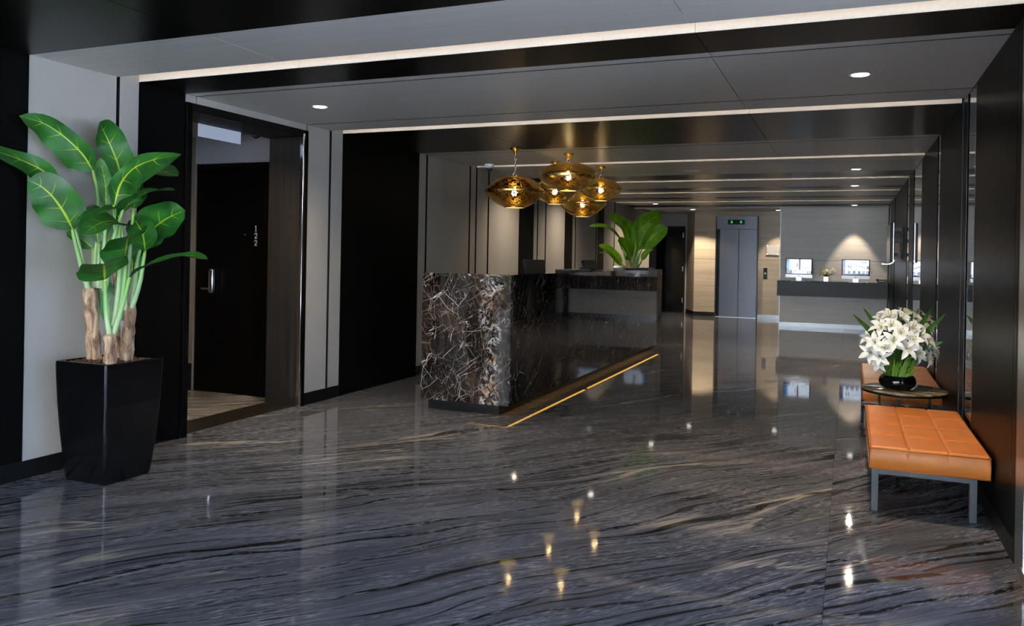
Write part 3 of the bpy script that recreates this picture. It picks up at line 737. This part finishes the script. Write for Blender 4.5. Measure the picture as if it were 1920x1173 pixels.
# ================================================================== PLANTS
def wall_clamp(px, zc): 
    d = P(px, 400, 1.0)-Vector((0, 0, HC)); return min(zc, (XL+.05)/d.x)
def PP(p): return P(p[0], p[1], wall_clamp(p[0], p[2]))
pot = thing('planter', (-4.07, 3.54, 0), 'tall glossy black tapered square planter by the left wall', 'planter')
bm = bmesh.new(); rings = []
def sq(cx, cy, hx, hy, z, rad=.018, n=4):
    out = []
    for sx, sy, a0 in ((1, 1, 0), (-1, 1, 90), (-1, -1, 180), (1, -1, 270)):
        for k in range(n+1):
            a = math.radians(a0+90*k/n); out.append(bm.verts.new((cx+sx*(hx-rad)+rad*math.cos(a), cy+sy*(hy-rad)+rad*math.sin(a), z)))
    return out
prof = [(.158, 0), (.165, .02), (.178, .15), (.190, .30), (.199, .45), (.205, .60), (.207, .67), (.207, .695), (.203, .70), (.188, .70), (.186, .66), (.186, .60)]
for h_, z in prof: rings.append(sq(-4.07, 3.54, h_, h_*1.02, z))
for i in range(len(rings)-1):
    n = len(rings[i])
    for k in range(n): bm.faces.new((rings[i][k], rings[i][(k+1) % n], rings[i+1][(k+1) % n], rings[i+1][k]))
bm.faces.new(rings[0][::-1]); bm.faces.new(rings[-1]); bmesh.ops.recalc_face_normals(bm, faces=bm.faces)
finish('pot_body', bm, 'black_gloss', pot, False)
bm = bmesh.new(); bm_box(bm, -4.252, -3.888, 3.356, 3.724, .61, .686)
for i in range(420):
    r = random.uniform(.006, .012); bmesh.ops.create_icosphere(bm, subdivisions=1, radius=r, matrix=Matrix.Translation((random.uniform(-4.245, -3.895), random.uniform(3.365, 3.715), .686+random.uniform(-.002, .008))))
tag(finish('clay_pellets', bm, 'clay_pellets', pot), None, None, None, 'stuff')

bp = thing('banana_plant', (-4.07, 3.54, .66), 'tall potted banana plant with broad green leaves beside the doorway', 'plant')
def trunk(pts, rad, parent, mat='banana_trunk', sc=1):
    bm = bmesh.new(); uvl = bm.loops.layers.uv.new('UVMap'); q = spline(pts, 12); n = len(q)
    rr = [rad[0]+(rad[1]-rad[0])*i/(n-1)+.004*sc*math.sin(i*2.1) for i in range(n)]
    rg = bm_tube(bm, q, rr, 14, uvl)
    for i, ring in enumerate(rg):
        for v in ring: v.co += Vector((noise.noise(v.co*40), noise.noise(v.co*40+Vector((5, 0, 0))), 0))*.006*sc
    return finish('trunk', bm, mat, parent, True)
trunk([PP((178, 690, 4.86)), PP((173, 610, 4.87)), PP((168, 540, 4.87))], (.043, .040), bp)
trunk([PP((207, 698, 4.66)), PP((206, 660, 4.66)), PP((204, 626, 4.66))], (.036, .033), bp)
trunk([PP((236, 690, 4.84)), PP((239, 640, 4.85)), PP((246, 572, 4.87))], (.042, .030), bp)
trunk([PP((222, 690, 4.92)), PP((219, 590, 4.94)), PP((214, 470, 4.96))], (.018, .012), bp)
BL = [  # petiole pixels, midrib pixels, half width, normal (right, up, to viewer)
    ([(168, 550, 4.86), (150, 490, 4.80), (137, 436, 4.76)], [(136, 430, 4.76), (121, 400, 4.72), (100, 370, 4.68), (78, 350, 4.64), (52, 337, 4.60)], .125, (.1, .3, 1)),
    ([(166, 550, 4.88), (146, 450, 4.86), (120, 372, 4.82)], [(112, 352, 4.80), (84, 322, 4.72), (45, 302, 4.62), (0, 286, 4.5), (-55, 276, 4.36)], .095, (-.1, .45, 1), (1, .55)),
    ([(174, 545, 4.90), (182, 440, 4.95), (184, 370, 4.95), (176, 326, 4.93)], [(174, 320, 4.93), (156, 290, 4.88), (122, 257, 4.8), (82, 231, 4.7), (36, 217, 4.58)], .120, (.35, .15, 1), (1, .5)),
    ([(180, 545, 4.96), (205, 440, 5.02), (224, 368, 5.04)], [(228, 355, 5.04), (222, 312, 5.06), (208, 275, 5.04), (194, 245, 4.98), (187, 228, 4.90)], .105, (.55, .2, .85), (.8, 1)),
    ([(236, 580, 4.86), (222, 470, 4.84), (213, 400, 4.81)], [(214, 384, 4.80), (224, 347, 4.78), (248, 317, 4.74), (285, 300, 4.70), (340, 289, 4.62)], .150, (.30, .40, .9), (.30, 1.15)),
    ([(190, 540, 4.88), (198, 430, 4.86)], [(199, 392, 4.86), (198, 350, 4.86), (193, 322, 4.86), (187, 296, 4.86)], .040, (.6, 0, 1)),
    ([(246, 585, 4.90), (256, 500, 4.95), (262, 470, 4.98)], [(262, 466, 4.98), (282, 434, 5.02), (312, 410, 5.06), (347, 394, 5.10)], .145, (-.25, .2, 1)),
    ([(236, 575, 4.88), (232, 480, 4.86), (226, 420, 4.84)], [(222, 404, 4.83), (250, 376, 4.80), (285, 358, 4.76), (328, 357, 4.70)], .08, (0, 1, .14)),
    ([(196, 545, 4.82), (210, 460, 4.82), (228, 400, 4.82)], [(230, 388, 4.82), (202, 394, 4.74), (172, 402, 4.68), (146, 413, 4.62)], .07, (0, 1, .28)),
    ([(214, 610, 4.80), (224, 520, 4.78), (224, 440, 4.74)], [(226, 420, 4.74), (208, 414, 4.66), (184, 420, 4.56), (156, 440, 4.46)], .115, (.1, .7, .75)),
    ([(210, 632, 4.68), (228, 570, 4.66), (236, 500, 4.64)], [(236, 488, 4.64), (237, 466, 4.58), (239, 449, 4.48), (242, 443, 4.36)], .145, (0, .75, .66)),
    ([(206, 632, 4.66), (199, 585, 4.62), (197, 535, 4.58)], [(197, 524, 4.56), (196, 508, 4.48), (195, 497, 4.38), (193, 494, 4.26)], .135, (0, .8, .5)),
    ([(211, 632, 4.68), (227, 580, 4.64), (241, 528, 4.61)], [(243, 520, 4.60), (270, 501, 4.56), (318, 484, 4.50), (355, 479, 4.46), (390, 486, 4.42)], .06, (.1, 1, .38)),
    ([(172, 550, 4.90), (174, 490, 4.93)], [(174, 465, 4.92), (152, 447, 4.90), (124, 436, 4.86)], .045, (0, .5, 1)),
    ([(214, 640, 4.88), (208, 620, 4.90)], [(206, 612, 4.90), (202, 565, 4.92), (195, 525, 4.92), (190, 488, 4.90)], .05, (.2, 0, 1)),
    ([(244, 585, 4.86), (262, 530, 4.84), (270, 480, 4.84)], [(272, 470, 4.86), (268, 440, 4.9), (258, 420, 4.94), (250, 408, 4.98)], .08, (.3, .2, 1)),
    ([(226, 600, 4.92), (240, 540, 4.94)], [(246, 520, 4.94), (248, 495, 4.95), (244, 470, 4.96), (240, 440, 4.96)], .06, (.4, 0, 1)),
    ([(184, 540, 4.90), (186, 470, 4.92)], [(184, 455, 4.92), (180, 420, 4.93), (174, 398, 4.93), (166, 385, 4.92)], .06, (.3, .2, 1)),
    ([(234, 575, 4.90), (246, 440, 4.94)], [(250, 390, 4.94), (268, 340, 4.92), (300, 322, 4.88), (334, 330, 4.84)], .09, (.2, .8, .5)),
]
for i, row_ in enumerate(BL):
    pe, mi, hw, nr = row_[:4]
    lf = leaf('leaf', [PP(p) for p in mi], hw, VN(*nr), 'banana_leaf', bp, seed=i*1.3, wave=.10, asym=row_[4] if len(row_) > 4 else (1, 1))
    q = spline([PP(p) for p in pe]+[PP(mi[0])], 9)
    tube('petiole', q, [.017-.010*k/8 for k in range(9)], 'petiole', lf, 8)

dpt = thing('planter_pot', (-3.10, 11.75, .76), 'dark pot on the worktop holding the smaller banana plant', 'pot')
lathe('pot_body', [(0, 0), (.10, 0), (.115, .01), (.14, .30), (.145, .32), (.13, .32), (.125, .28), (0, .28)], (-3.10, 11.75, .76), 'black_gloss', dpt, 28)
dp = thing('banana_plant', (-3.10, 11.75, 1.04), 'smaller bright green banana plant rising behind the marble desk', 'plant')
Z0 = 12.05
DL_ = [  # pixel midribs
    ([(1180, 506), (1173, 475)], [(1177, 449), (1173, 430), (1160, 415), (1139, 403)], .125, (.4, .5, .8), 'lit_leaf', -.25),
    ([(1176, 506), (1170, 470)], [(1166, 452), (1152, 436), (1132, 424), (1104, 424)], .075, (-.1, .8, .6), 'lit_leaf', -.3),
    ([(1182, 506), (1184, 490)], [(1183, 486), (1176, 468), (1168, 458), (1158, 452)], .13, (.1, .5, .9), 'lit_leaf', -.35),
    ([(1186, 506), (1190, 475)], [(1194, 455), (1204, 428), (1224, 409), (1242, 404)], .15, (-.3, .4, .9), 'banana_leaf', .1),
    ([(1190, 506), (1198, 482)], [(1204, 466), (1220, 446), (1236, 434), (1252, 427)], .14, (-.2, .2, 1), 'banana_leaf', .0),
    ([(1176, 508), (1168, 500)], [(1166, 498), (1152, 478), (1138, 466), (1122, 459)], .075, (0, .6, .9), 'banana_leaf', -.1),
    ([(1178, 508), (1166, 496)], [(1163, 490), (1148, 478), (1136, 474), (1122, 474)], .04, (0, .9, .4), 'banana_leaf', -.2),
    ([(1190, 508), (1200, 495)], [(1203, 488), (1210, 476), (1218, 469), (1225, 468)], .05, (0, .6, .8), 'banana_leaf', -.1),
    ([(1182, 508), (1184, 480)], [(1184, 470), (1186, 445), (1183, 425), (1178, 412)], .09, (.6, 0, .8), 'banana_leaf', .15),
    ([(1186, 508), (1193, 480)], [(1195, 470), (1203, 448), (1213, 430), (1226, 420)], .10, (-.5, .2, .9), 'banana_leaf', -.05),
    ([(1184, 508), (1178, 495)], [(1177, 490), (1176, 475), (1170, 462), (1160, 448)], .09, (.5, .2, .8), 'banana_leaf', .1),
    ([(1188, 508), (1196, 470)], [(1198, 440), (1204, 422), (1216, 412), (1234, 418)], .10, (.2, .6, .8), 'banana_leaf', .2),
    ([(1182, 508), (1190, 490)], [(1191, 482), (1195, 460), (1194, 440), (1192, 420)], .04, (.8, .2, .6), 'lit_leaf', -.2),
]
for i, (pe, mi, hw, nr, mt, dz) in enumerate(DL_):
    lf = leaf('leaf', [P(a, b, Z0+dz*k/3) for k, (a, b) in enumerate(mi)], hw, VN(*nr), 'lit_leaf', dp, seed=i*.9, n=12)
    q = spline([Vector((-3.10+random.uniform(-.05, .05), 11.75+random.uniform(-.05, .05), 1.03))]+[P(a, b, Z0) for a, b in pe]+[P(*mi[0], Z0)], 8)
    tube('petiole', q, [.024-.014*k/7 for k in range(8)], 'petiole', lf, 6)
trunk([P(1180, 520, Z0), P(1180, 500, Z0), P(1178, 484, Z0)], (.045, .035), dp)

# ================================================================== SEATING
def bench(y0, y1, cols, rows, label):
    x0, x1 = .125, .700; zt, zb = .357, .232
    t = thing('bench', ((x0+x1)/2, (y0+y1)/2, 0), label, 'bench', 'orange tufted benches along the right wall')
    NX, NY = cols*30, rows*30; bm = bmesh.new(); g = []
    for i in range(NX+1):
        row = []
        for j in range(NY+1):
            u, w = i/NX, j/NY; cu = (u*cols) % 1; cw = (w*rows) % 1
            cu = 0. if min(cu, 1-cu) < 1e-6 else cu; cw = 0. if min(cw, 1-cw) < 1e-6 else cw
            su = min(cu, 1-cu); sw_ = min(cw, 1-cw)
            edge_u = (u < .5/cols or u > 1-.5/cols); edge_w = (w < .5/rows or w > 1-.5/rows)
            du = 0 if (edge_u and abs(u-.5) > .5-.5/cols and (u*cols < .5 or u*cols > cols-.5)) else math.exp(-(su/.024)**2)
            dw = 0 if (w*rows < .5 or w*rows > rows-.5) else math.exp(-(sw_/.024)**2)
            z = zt-.011*max(du, dw)-.008*du*dw+.006*math.sin(math.pi*cu)*math.sin(math.pi*cw)
            eu = min(u, 1-u)*(x1-x0); ew = min(w, 1-w)*(y1-y0); e = min(eu, ew)
            if e < .012: z -= .012*(1-e/.012)**2
            row.append(bm.verts.new((x0+(x1-x0)*u, y0+(y1-y0)*w, z)))
        g.append(row)
    for i in range(NX):
        for j in range(NY): bm.faces.new((g[i][j], g[i+1][j], g[i+1][j+1], g[i][j+1]))
    loop = [g[i][0] for i in range(NX+1)]+[g[NX][j] for j in range(1, NY+1)]+[g[i][NY] for i in range(NX-1, -1, -1)]+[g[0][j] for j in range(NY-1, 0, -1)]
    mid = [bm.verts.new((v.co.x+(.0015 if v.co.x > .6 else -.0015 if v.co.x < .2 else 0), v.co.y+(-.0015 if v.co.y < y0+.05 else .0015 if v.co.y > y1-.05 else 0), .29)) for v in loop]
    low = [bm.verts.new((v.co.x, v.co.y, zb)) for v in loop]; n = len(loop)
    for k in range(n):
        k2 = (k+1) % n; bm.faces.new((loop[k2], loop[k], mid[k], mid[k2])); bm.faces.new((mid[k2], mid[k], low[k], low[k2]))
    bm.faces.new(low); bmesh.ops.recalc_face_normals(bm, faces=bm.faces)
    cu_ = finish('cushion', bm, 'orange_leather', t, True)
    for z, nm in ((zt-.012, 'piping'), (zb+.004, 'piping')):
        bm = bmesh.new(); bm_tube(bm, [(x0-.001, y0-.001, z), (x1+.001, y0-.001, z), (x1+.001, y1+.001, z), (x0-.001, y1+.001, z), (x0-.001, y0-.001, z)], .003, 5); finish(nm, bm, 'orange_piping', cu_, True)
    for a, b in ((x0+.01, x0+.035), (x1-.085, x1-.06)): box('rail', a, b, y0+.02, y1-.02, .205, .231, 'steel_grey', t)
    for a, b in ((y0+.015, y0+.04), (y1-.04, y1-.015)): box('rail', x0+.01, x1-.06, a, b, .205, .231, 'steel_grey', t)
    for lx in (x0+.008, x1-.095):
        for ly in (y0+.012, y1-.047): box('leg', lx, lx+.036, ly, ly+.036, 0, .231, 'steel_grey', t, .002)
bench(4.84, 6.24, 3, 4, 'near orange leather bench with square tufting on steel legs')
bench(7.22, 8.76, 3, 4, 'farther orange leather bench behind the round side table')

TX, TY = .385, 6.68
tb = thing('side_table', (TX, TY, 0), 'low two-tier side table with round stone tops between the benches', 'table')
for nm, r, z, ox, oy in (('table_top', .292, .425, .01, 0), ('lower_top', .24, .30, -.04, -.02)):
    o = lathe(nm, [(0, 0), (r-.008, 0), (r, -.004), (r, -.010)], (TX+ox, TY+oy, z), 'agate_top', tb, 48, False)
    lathe('rim', [(r-.001, -.009), (r+.002, -.010), (r+.002, -.026), (r-.02, -.03), (0, -.03)], (TX+ox, TY+oy, z), 'black_satin', o, 48, False)
for a in (20, 140, 260):
    x, y = TX+.2*math.cos(math.radians(a)), TY+.2*math.sin(math.radians(a)); box('leg', x-.009, x+.009, y-.009, y+.009, 0, .396, 'black_satin', tb)
VX, VY, VZ = .345, 6.62, .425
va = thing('bowl_vase', (VX, VY, VZ), 'low glossy black bowl vase on the round side table', 'vase')
lathe('bowl', [(0, 0), (.07, 0), (.085, .004), (.118, .03), (.128, .055), (.122, .085), (.108, .103), (.10, .105), (.098, .09), (.09, .06), (0, .05)], (VX, VY, VZ), 'black_gloss', va, 40)

def lily(name, c, d, r, parent, seed, mat='lily_petal', npet=6):
    d = d.normalized(); a = d.orthogonal().normalized(); b = d.cross(a); bm = bmesh.new(); uvl = bm.loops.layers.uv.new('UVMap'); rnd = random.Random(seed); ph = rnd.random()*6
    op = rnd.uniform(.75, 1.1)
    for k in range(npet):
        an = ph+k*2*math.pi/npet; e = a*math.cos(an)+b*math.sin(an); wd = r*(.26 if k % 2 else .20)
        bm_leaf(bm, uvl, [c, c+d*r*.30+e*r*.22*op, c+d*r*.46+e*r*.62*op, c+d*r*(.36+rnd.uniform(-.12, .06))+e*r*1.02*op], wd, d-e*.3, fold=.25, wave=.12, n=6, m=4, prof='petal', seed=k)
    o = finish(name, bm, mat, parent, True)
    bm = bmesh.new()
    for k in range(4):
        an = ph+k*1.57; e = a*math.cos(an)+b*math.sin(an); bm_tube(bm, [c+d*r*.1, c+d*r*.55+e*r*.12, c+d*r*.72+e*r*.17], [.0016, .0016, .0035], 4)
    finish('stamen', bm, 'stamen', o)
    return o
fl_ = thing('lily_arrangement', (VX, VY, VZ+.06), 'large bouquet of white lilies with long green leaves in the black bowl', 'flowers')
ZC = VX*FWD.x+VY*FWD.y
base = Vector((VX, VY, VZ+.07))
FP = [(1640, 640, -.16), (1632, 660, -.10), (1652, 612, -.06), (1648, 680, -.12), (1672, 608, -.16), (1676, 638, -.24), (1650, 668, -.18), (1690, 622, -.22), (1702, 652, -.24), (1724, 664, -.18), (1740, 672, -.10),
      (1712, 612, -.14), (1744, 640, -.10), (1752, 650, -.02), (1735, 612, -.02), (1716, 592, .0), (1692, 594, -.04), (1668, 590, .0), (1652, 596, .04), (1700, 586, .08), (1726, 628, -.16), (1628, 632, .02), (1640, 616, .08), (1738, 596, .10), (1690, 606, .16), (1664, 630, .14), (1720, 640, .16), (1754, 660, .08), (1658, 650, -.20), (1712, 636, -.24)]
for i, (px, py, dz) in enumerate(FP):
    c = P(px, py, ZC+dz); d = (c-(base+Vector((0, 0, .16)))).normalized()+VN(0, .1, .55)*.6
    c = c-d.normalized()*.03
    if c.x > .58: c.x = .58
    lf = lily('lily_flower', c, d, .088 if i % 3 else .078, fl_, i)
    tube('stem', spline([base+Vector((random.uniform(-.05, .05), random.uniform(-.05, .05), -.02)), base.lerp(c, .5)+Vector((0, 0, .05)), c+d.normalized()*.008], 7), .0035, 'pale_stem', lf, 5)
SL = [(1598, 588, -.02), (1618, 576, .05), (1750, 572, -.18), (1782, 586, -.1), (1722, 578, .1), (1692, 576, .05), (1656, 578, .1), (1768, 640, -.1), (1728, 620, -.25), (1712, 585, -.15), (1660, 600, -.15), (1675, 630, -.26), (1738, 600, .1), (1645, 645, -.1), (1700, 640, .2), (1684, 585, -.1)]
for i, (px, py, dz) in enumerate(SL):
    tip = P(px, py, ZC+dz); tip.x = min(tip.x, .66)
    m1 = base.lerp(tip, .5)+Vector((0, 0, .06))
    leaf('leaf', [base+Vector((random.uniform(-.04, .04), random.uniform(-.04, .04), 0)), m1, base.lerp(tip, .8)+Vector((0, 0, .03)), tip], .027 if i > 3 else .026, VN(.3, .3, 1), 'strap_leaf', fl_, prof='strap', n=10, m=2, fold=.3)
bm = bmesh.new(); uvl = bm.loops.layers.uv.new('UVMap'); rg = random.Random(3)
for i in range(260):
    a = rg.uniform(0, 6.283); r0 = rg.uniform(0, .085); r1 = r0+rg.uniform(.01, .065); h = rg.uniform(.05, .20)*(1.1-r1*3.2)
    p0 = base+Vector((r0*math.cos(a), r0*math.sin(a), .01)); p2 = base+Vector((r1*math.cos(a+.4), r1*math.sin(a+.4), .02+max(.015, h)))
    bm_leaf(bm, uvl, [p0, p0.lerp(p2, .6)+Vector((0, 0, .01)), p2], rg.uniform(.003, .008), Vector((math.cos(a), math.sin(a), .4)), n=4, m=2, prof='strap')
tag(finish('grass_tufts', bm, 'lily_green', fl_, True), None, None, None, 'stuff')

# ================================================================== COMPUTER COUNTER
cn = thing('wall_counter', (-.3, 17.5, .645), 'dark floating counter under the two computers', 'counter')
tag(box('counter_top', -1.34, XR-.004, 17.24, 17.728, .925, .952, 'charcoal', cn, .002), 'grey counter top')
box('drawer_front', -1.335, -.312, 17.245, 17.262, .650, .924, 'charcoal', cn); box('drawer_front', -.308, XR-.006, 17.245, 17.262, .650, .924, 'charcoal', cn)
box('carcass', -1.33, XR-.008, 17.262, 17.728, .655, .924, 'black_satin', cn)
box('end_trim', -1.342, -1.335, 17.24, 17.728, .645, .952, 'black_satin', cn)
def pic1(u, v):
    c = (.86, .92, 1.0)
    if u < .10: c = (.02, .09, .28) if v < .35 or v > .8 else (.10, .42, .72)
    elif u < .15: c = (.35, .75, .95)
    if .1 < u < .24 and v < .18+.8*max(0, .12-abs(u-.2)): c = (.03, .10, .22)
    if .50 < u < .56 and v > .25: c = (.03, .03, .18)
    if .42 < u < .45 and .45 < v < .72: c = (.08, .1, .2)
    if .64 < u < .95 and abs(v-(.30+.42*(u-.64))) < .03: c = (.55, .6, .68)
    if .33 < u < .37 and .12 < v < .26: c = (.1, .1, .25)
    if u > .82 and v < .2 and int(u*30) % 2: c = (.05, .08, .2)
    return c
def pic2(u, v):
    c = (.85, .92, 1.0)
    roof = .92-.62*(u-.12)
    if u < .10: c = (.05, .22, .5) if v > .35 else (.02, .07, .2)
    elif abs(v-roof) < .022 and u < .9: c = (.06, .08, .2)
    if u > .12 and v < .28 and v > .06:
        if (u*5.2) % 1 < .58 and u < .75: c = (.02, .06, .18)
        elif u >= .75 and int(u*36) % 2: c = (.05, .1, .25)
    if v <= .08: c = (.03, .16, .38)
    for cx_ in (.23, .31): 
        if abs(u-cx_) < .022 and .45 < v < .68: c = (.06, .09, .2)
    if .72 < u < .92 and .8 < v < .9 and int(u*40) % 2: c = (.05, .06, .15)
    if u > .92 and .4 < v < .6: c = (.1, .1, .25)
    return c
def computer(xa, xb, pic, label, wh):
    xc = (xa+xb)/2; t = thing('desktop_computer', (xc, 17.45, .952), label, 'computer', 'all-in-one computers on the counter')
    dpy = box('display', xa, xb, 17.425, 17.455, 1.02, 1.41, 'black_satin', t, .004)
    box('chin', xa, xb, 17.418, 17.4245, 1.02, 1.088, 'white_alu', dpy)
    NXp, NYp = 60, 36; bm = bmesh.new(); cl = bm.loops.layers.color.new('Col'); g = {}
    x0, x1, z0, z1 = xa+.018, xb-.018, 1.104, 1.394
    for i in range(NXp+1):
        for j in range(NYp+1): g[i, j] = bm.verts.new((x0+(x1-x0)*i/NXp, 17.4235, z0+(z1-z0)*j/NYp))
    for i in range(NXp):
        for j in range(NYp):
            f = bm.faces.new((g[i, j], g[i+1, j], g[i+1, j+1], g[i, j+1])); c = pic((i+.5)/NXp, (j+.5)/NYp)
            for lp in f.loops: lp[cl] = (*c, 1)
    finish('screen', bm, 'screen_picture', dpy)
    bm = bmesh.new()
    vsl = [bm.verts.new((xc+.011*math.cos(a)*(1-.12*math.cos(2*a)), 17.4165, 1.053+.011*math.sin(a))) for a in [k*2*math.pi/16 for k in range(16)]]; bm.faces.new(vsl)
    bm.faces.new([bm.verts.new((xc+u, 17.4165, 1.053+w)) for u, w in ((.001, .012), (.008, .014), (.007, .020), (.001, .017))])
    finish('emblem', bm, 'black_satin', dpy)
    box('stand', xc-.05, xc+.05, 17.47, 17.485, .96, 1.15, 'aluminium', t); box('foot', xc-.08, xc+.08, 17.38, 17.56, .9525, .962, 'aluminium', t, .002)
    k = thing('keyboard', (xc, 17.30, .952), 'slim white keyboard in front of the '+wh+' computer', 'keyboard', 'keyboards on the counter')
    box('base', xc-.14, xc+.14, 17.26, 17.36, .9525, .960, 'white_alu', k, .002)
    for i in range(12):
        for j in range(4): box('key', xc-.132+i*.0222, xc-.132+i*.0222+.019, 17.268+j*.022, 17.268+j*.022+.018, .960, .9625, 'white_plastic', k)
    bm = bmesh.new(); bmesh.ops.create_uvsphere(bm, u_segments=16, v_segments=8, radius=1, matrix=Matrix.Translation((xc+.20, 17.31, .953)) @ Matrix.Diagonal((.03, .052, .022, 1)))
    for v_ in bm.verts: v_.co.z = max(v_.co.z, .9525)
    tag(finish('mouse', bm, 'white_plastic', None, True, origin=(xc+.20, 17.31, .9525)), 'white mouse beside the '+wh+' computer keyboard', 'mouse', 'computer mice')
computer(-1.195, -.682, pic1, 'left all-in-one computer with a picture of a tall white facade', 'left')
computer(-.13, .385, pic2, 'right all-in-one computer with a picture of a white building', 'right')
sv = thing('glass_vase', (-.42, 17.42, .952), 'small square glass vase with flowers between the computers', 'vase')
box('vessel', -.47, -.37, 17.37, 17.47, .9525, 1.06, 'dark_glass', sv, .006)
sf = thing('flower_arrangement', (-.42, 17.42, 1.04), 'small arrangement of cream and yellow flowers between the computers', 'flowers')
b2 = Vector((-.42, 17.42, 1.05)); rr = random.Random(11)
for i in range(16):
    a = rr.uniform(0, 6.28); r = rr.uniform(.02, .13); c = b2+Vector((r*math.cos(a)*1.1, r*math.sin(a)*.7-.02, .05+rr.uniform(0, .09)))
    lf = lily('flower', c, (c-b2)+Vector((0, -.12, .02)), .045, sf, 50+i, 'lily_petal' if i % 3 else 'yellow_petal', 5)
    tube('stem', [b2, c], .003, 'pale_stem', lf, 4)
for i in range(9):
    a = i*2*math.pi/9; tip = b2+Vector((.26*math.cos(a), .16*math.sin(a), .03+.04*math.sin(i*2.))); leaf('leaf', [b2, b2.lerp(tip, .5)+Vector((0, 0, .05)), tip], .02, Vector((0, 0, 1)), 'strap_leaf', sf, prof='strap', n=7, m=2)
ph = thing('telephone', (.60, 17.42, .952), 'dark desk telephone at the right end of the counter', 'telephone')
box('base', .52, .69, 17.33, 17.50, .9525, .985, 'phone_brown', ph, .008); box('handset', .50, .70, 17.44, 17.49, 1.0, 1.022, 'phone_brown', ph, .009)
box('earpiece', .50, .55, 17.43, 17.50, .985, 1.035, 'phone_brown', ph, .012); box('mouthpiece', .655, .70, 17.43, 17.50, .985, 1.02, 'phone_brown', ph, .010)

# wall screen on the right wall
tv = thing('wall_screen', (.66, 13.3, 1.6), 'flat screen on a bracket on the right wall, seen edge-on', 'television')
box('panel', .545, .585, 12.75, 13.95, 1.36, 1.93, 'black_satin', tv, .008)
box('screen', .541, .545, 12.77, 13.93, 1.38, 1.91, 'dark_screen', tv); box('frame_edge', .578, .588, 12.742, 12.75, 1.36, 1.93, 'aluminium', tv, .002)
for z in (1.45, 1.65, 1.82): box('bracket_arm', .585, .695, 13.0, 13.06, z, z+.05, 'steel_grey', tv)
box('wall_plate', .695, .714, 12.9, 13.7, 1.42, 1.88, 'black_satin', tv)
bm = bmesh.new()
pts = [(.60, 1.40), (.575, 1.365), (.54, 1.348), (.49, 1.342), (.44, 1.345)]
a_ = [bm.verts.new((x, 12.74, z)) for x, z in pts]; b_ = [bm.verts.new((x, 13.0, z)) for x, z in pts]; c_ = [bm.verts.new((x, 12.74, z-.012)) for x, z in pts]; d_ = [bm.verts.new((x, 13.0, z-.012)) for x, z in pts]
for i in range(4):
    bm.faces.new((a_[i], a_[i+1], b_[i+1], b_[i])); bm.faces.new((c_[i], d_[i], d_[i+1], c_[i+1])); bm.faces.new((a_[i], c_[i], c_[i+1], a_[i+1])); bm.faces.new((b_[i], b_[i+1], d_[i+1], d_[i]))
bmesh.ops.recalc_face_normals(bm, faces=bm.faces); finish('curved_foot', bm, 'chrome', tv)

# ================================================================== LIFT
lf_ = thing('elevator', (-2.45, 19.7, 0), 'brushed steel elevator doors with green indicator above', 'elevator')
box('door', -2.845, -2.416, 19.676, 19.69, .005, 2.08, 'lift_steel', lf_); box('door', -2.402, -1.995, 19.676, 19.69, .005, 2.08, 'lift_steel', lf_)
box('back_plate', -2.918, -1.994, 19.6905, 19.698, 0, 2.085, 'black_satin', lf_)
box('header', -2.94, -1.99, 19.645, 19.698, 2.085, 2.392, 'lift_steel', lf_, .003)
box('jamb', -2.945, -2.918, 19.635, 19.698, 0, 2.395, 'steel_grey', lf_); box('jamb', -1.994, -1.968, 19.635, 19.698, 0, 2.395, 'steel_grey', lf_)
box('sill', -2.918, -1.994, 19.60, 19.675, 0, .008, 'aluminium', lf_)
ind = box('indicator', -2.665, -2.275, 19.636, 19.645, 2.195, 2.305, 'black_gloss', lf_)
for cx_ in (-2.575, -2.362):
    bm = bmesh.new(); bm.faces.new([bm.verts.new((cx_+u, 19.634, 2.25+w)) for u, w in ((-.03, -.032), (0, -.012), (.03, -.032), (.012, .034), (-.012, .034))]); finish('arrow', bm, 'green_led', ind)
bt = thing('call_button', (-1.798, 19.70, .925), 'dark lift call plate with one lit button', 'button panel')
box('plate', -1.842, -1.756, 19.688, 19.70, .925, 1.185, 'charcoal', bt, .003); box('button', -1.815, -1.785, 19.684, 19.688, 1.04, 1.07, 'button_lit', bt)
sp = thing('wall_sign', (-1.64, 19.70, 1.49), 'square clear glass notice plate beside the lift', 'sign')
box('plate', -1.775, -1.51, 19.680, 19.686, 1.49, 1.72, 'sign_plate', sp)
for x, z in ((-1.76, 1.705), (-1.525, 1.705), (-1.76, 1.505), (-1.525, 1.505)): box('stand_off', x-.008, x+.008, 19.674, 19.70, z-.008, z+.008, 'chrome', sp)
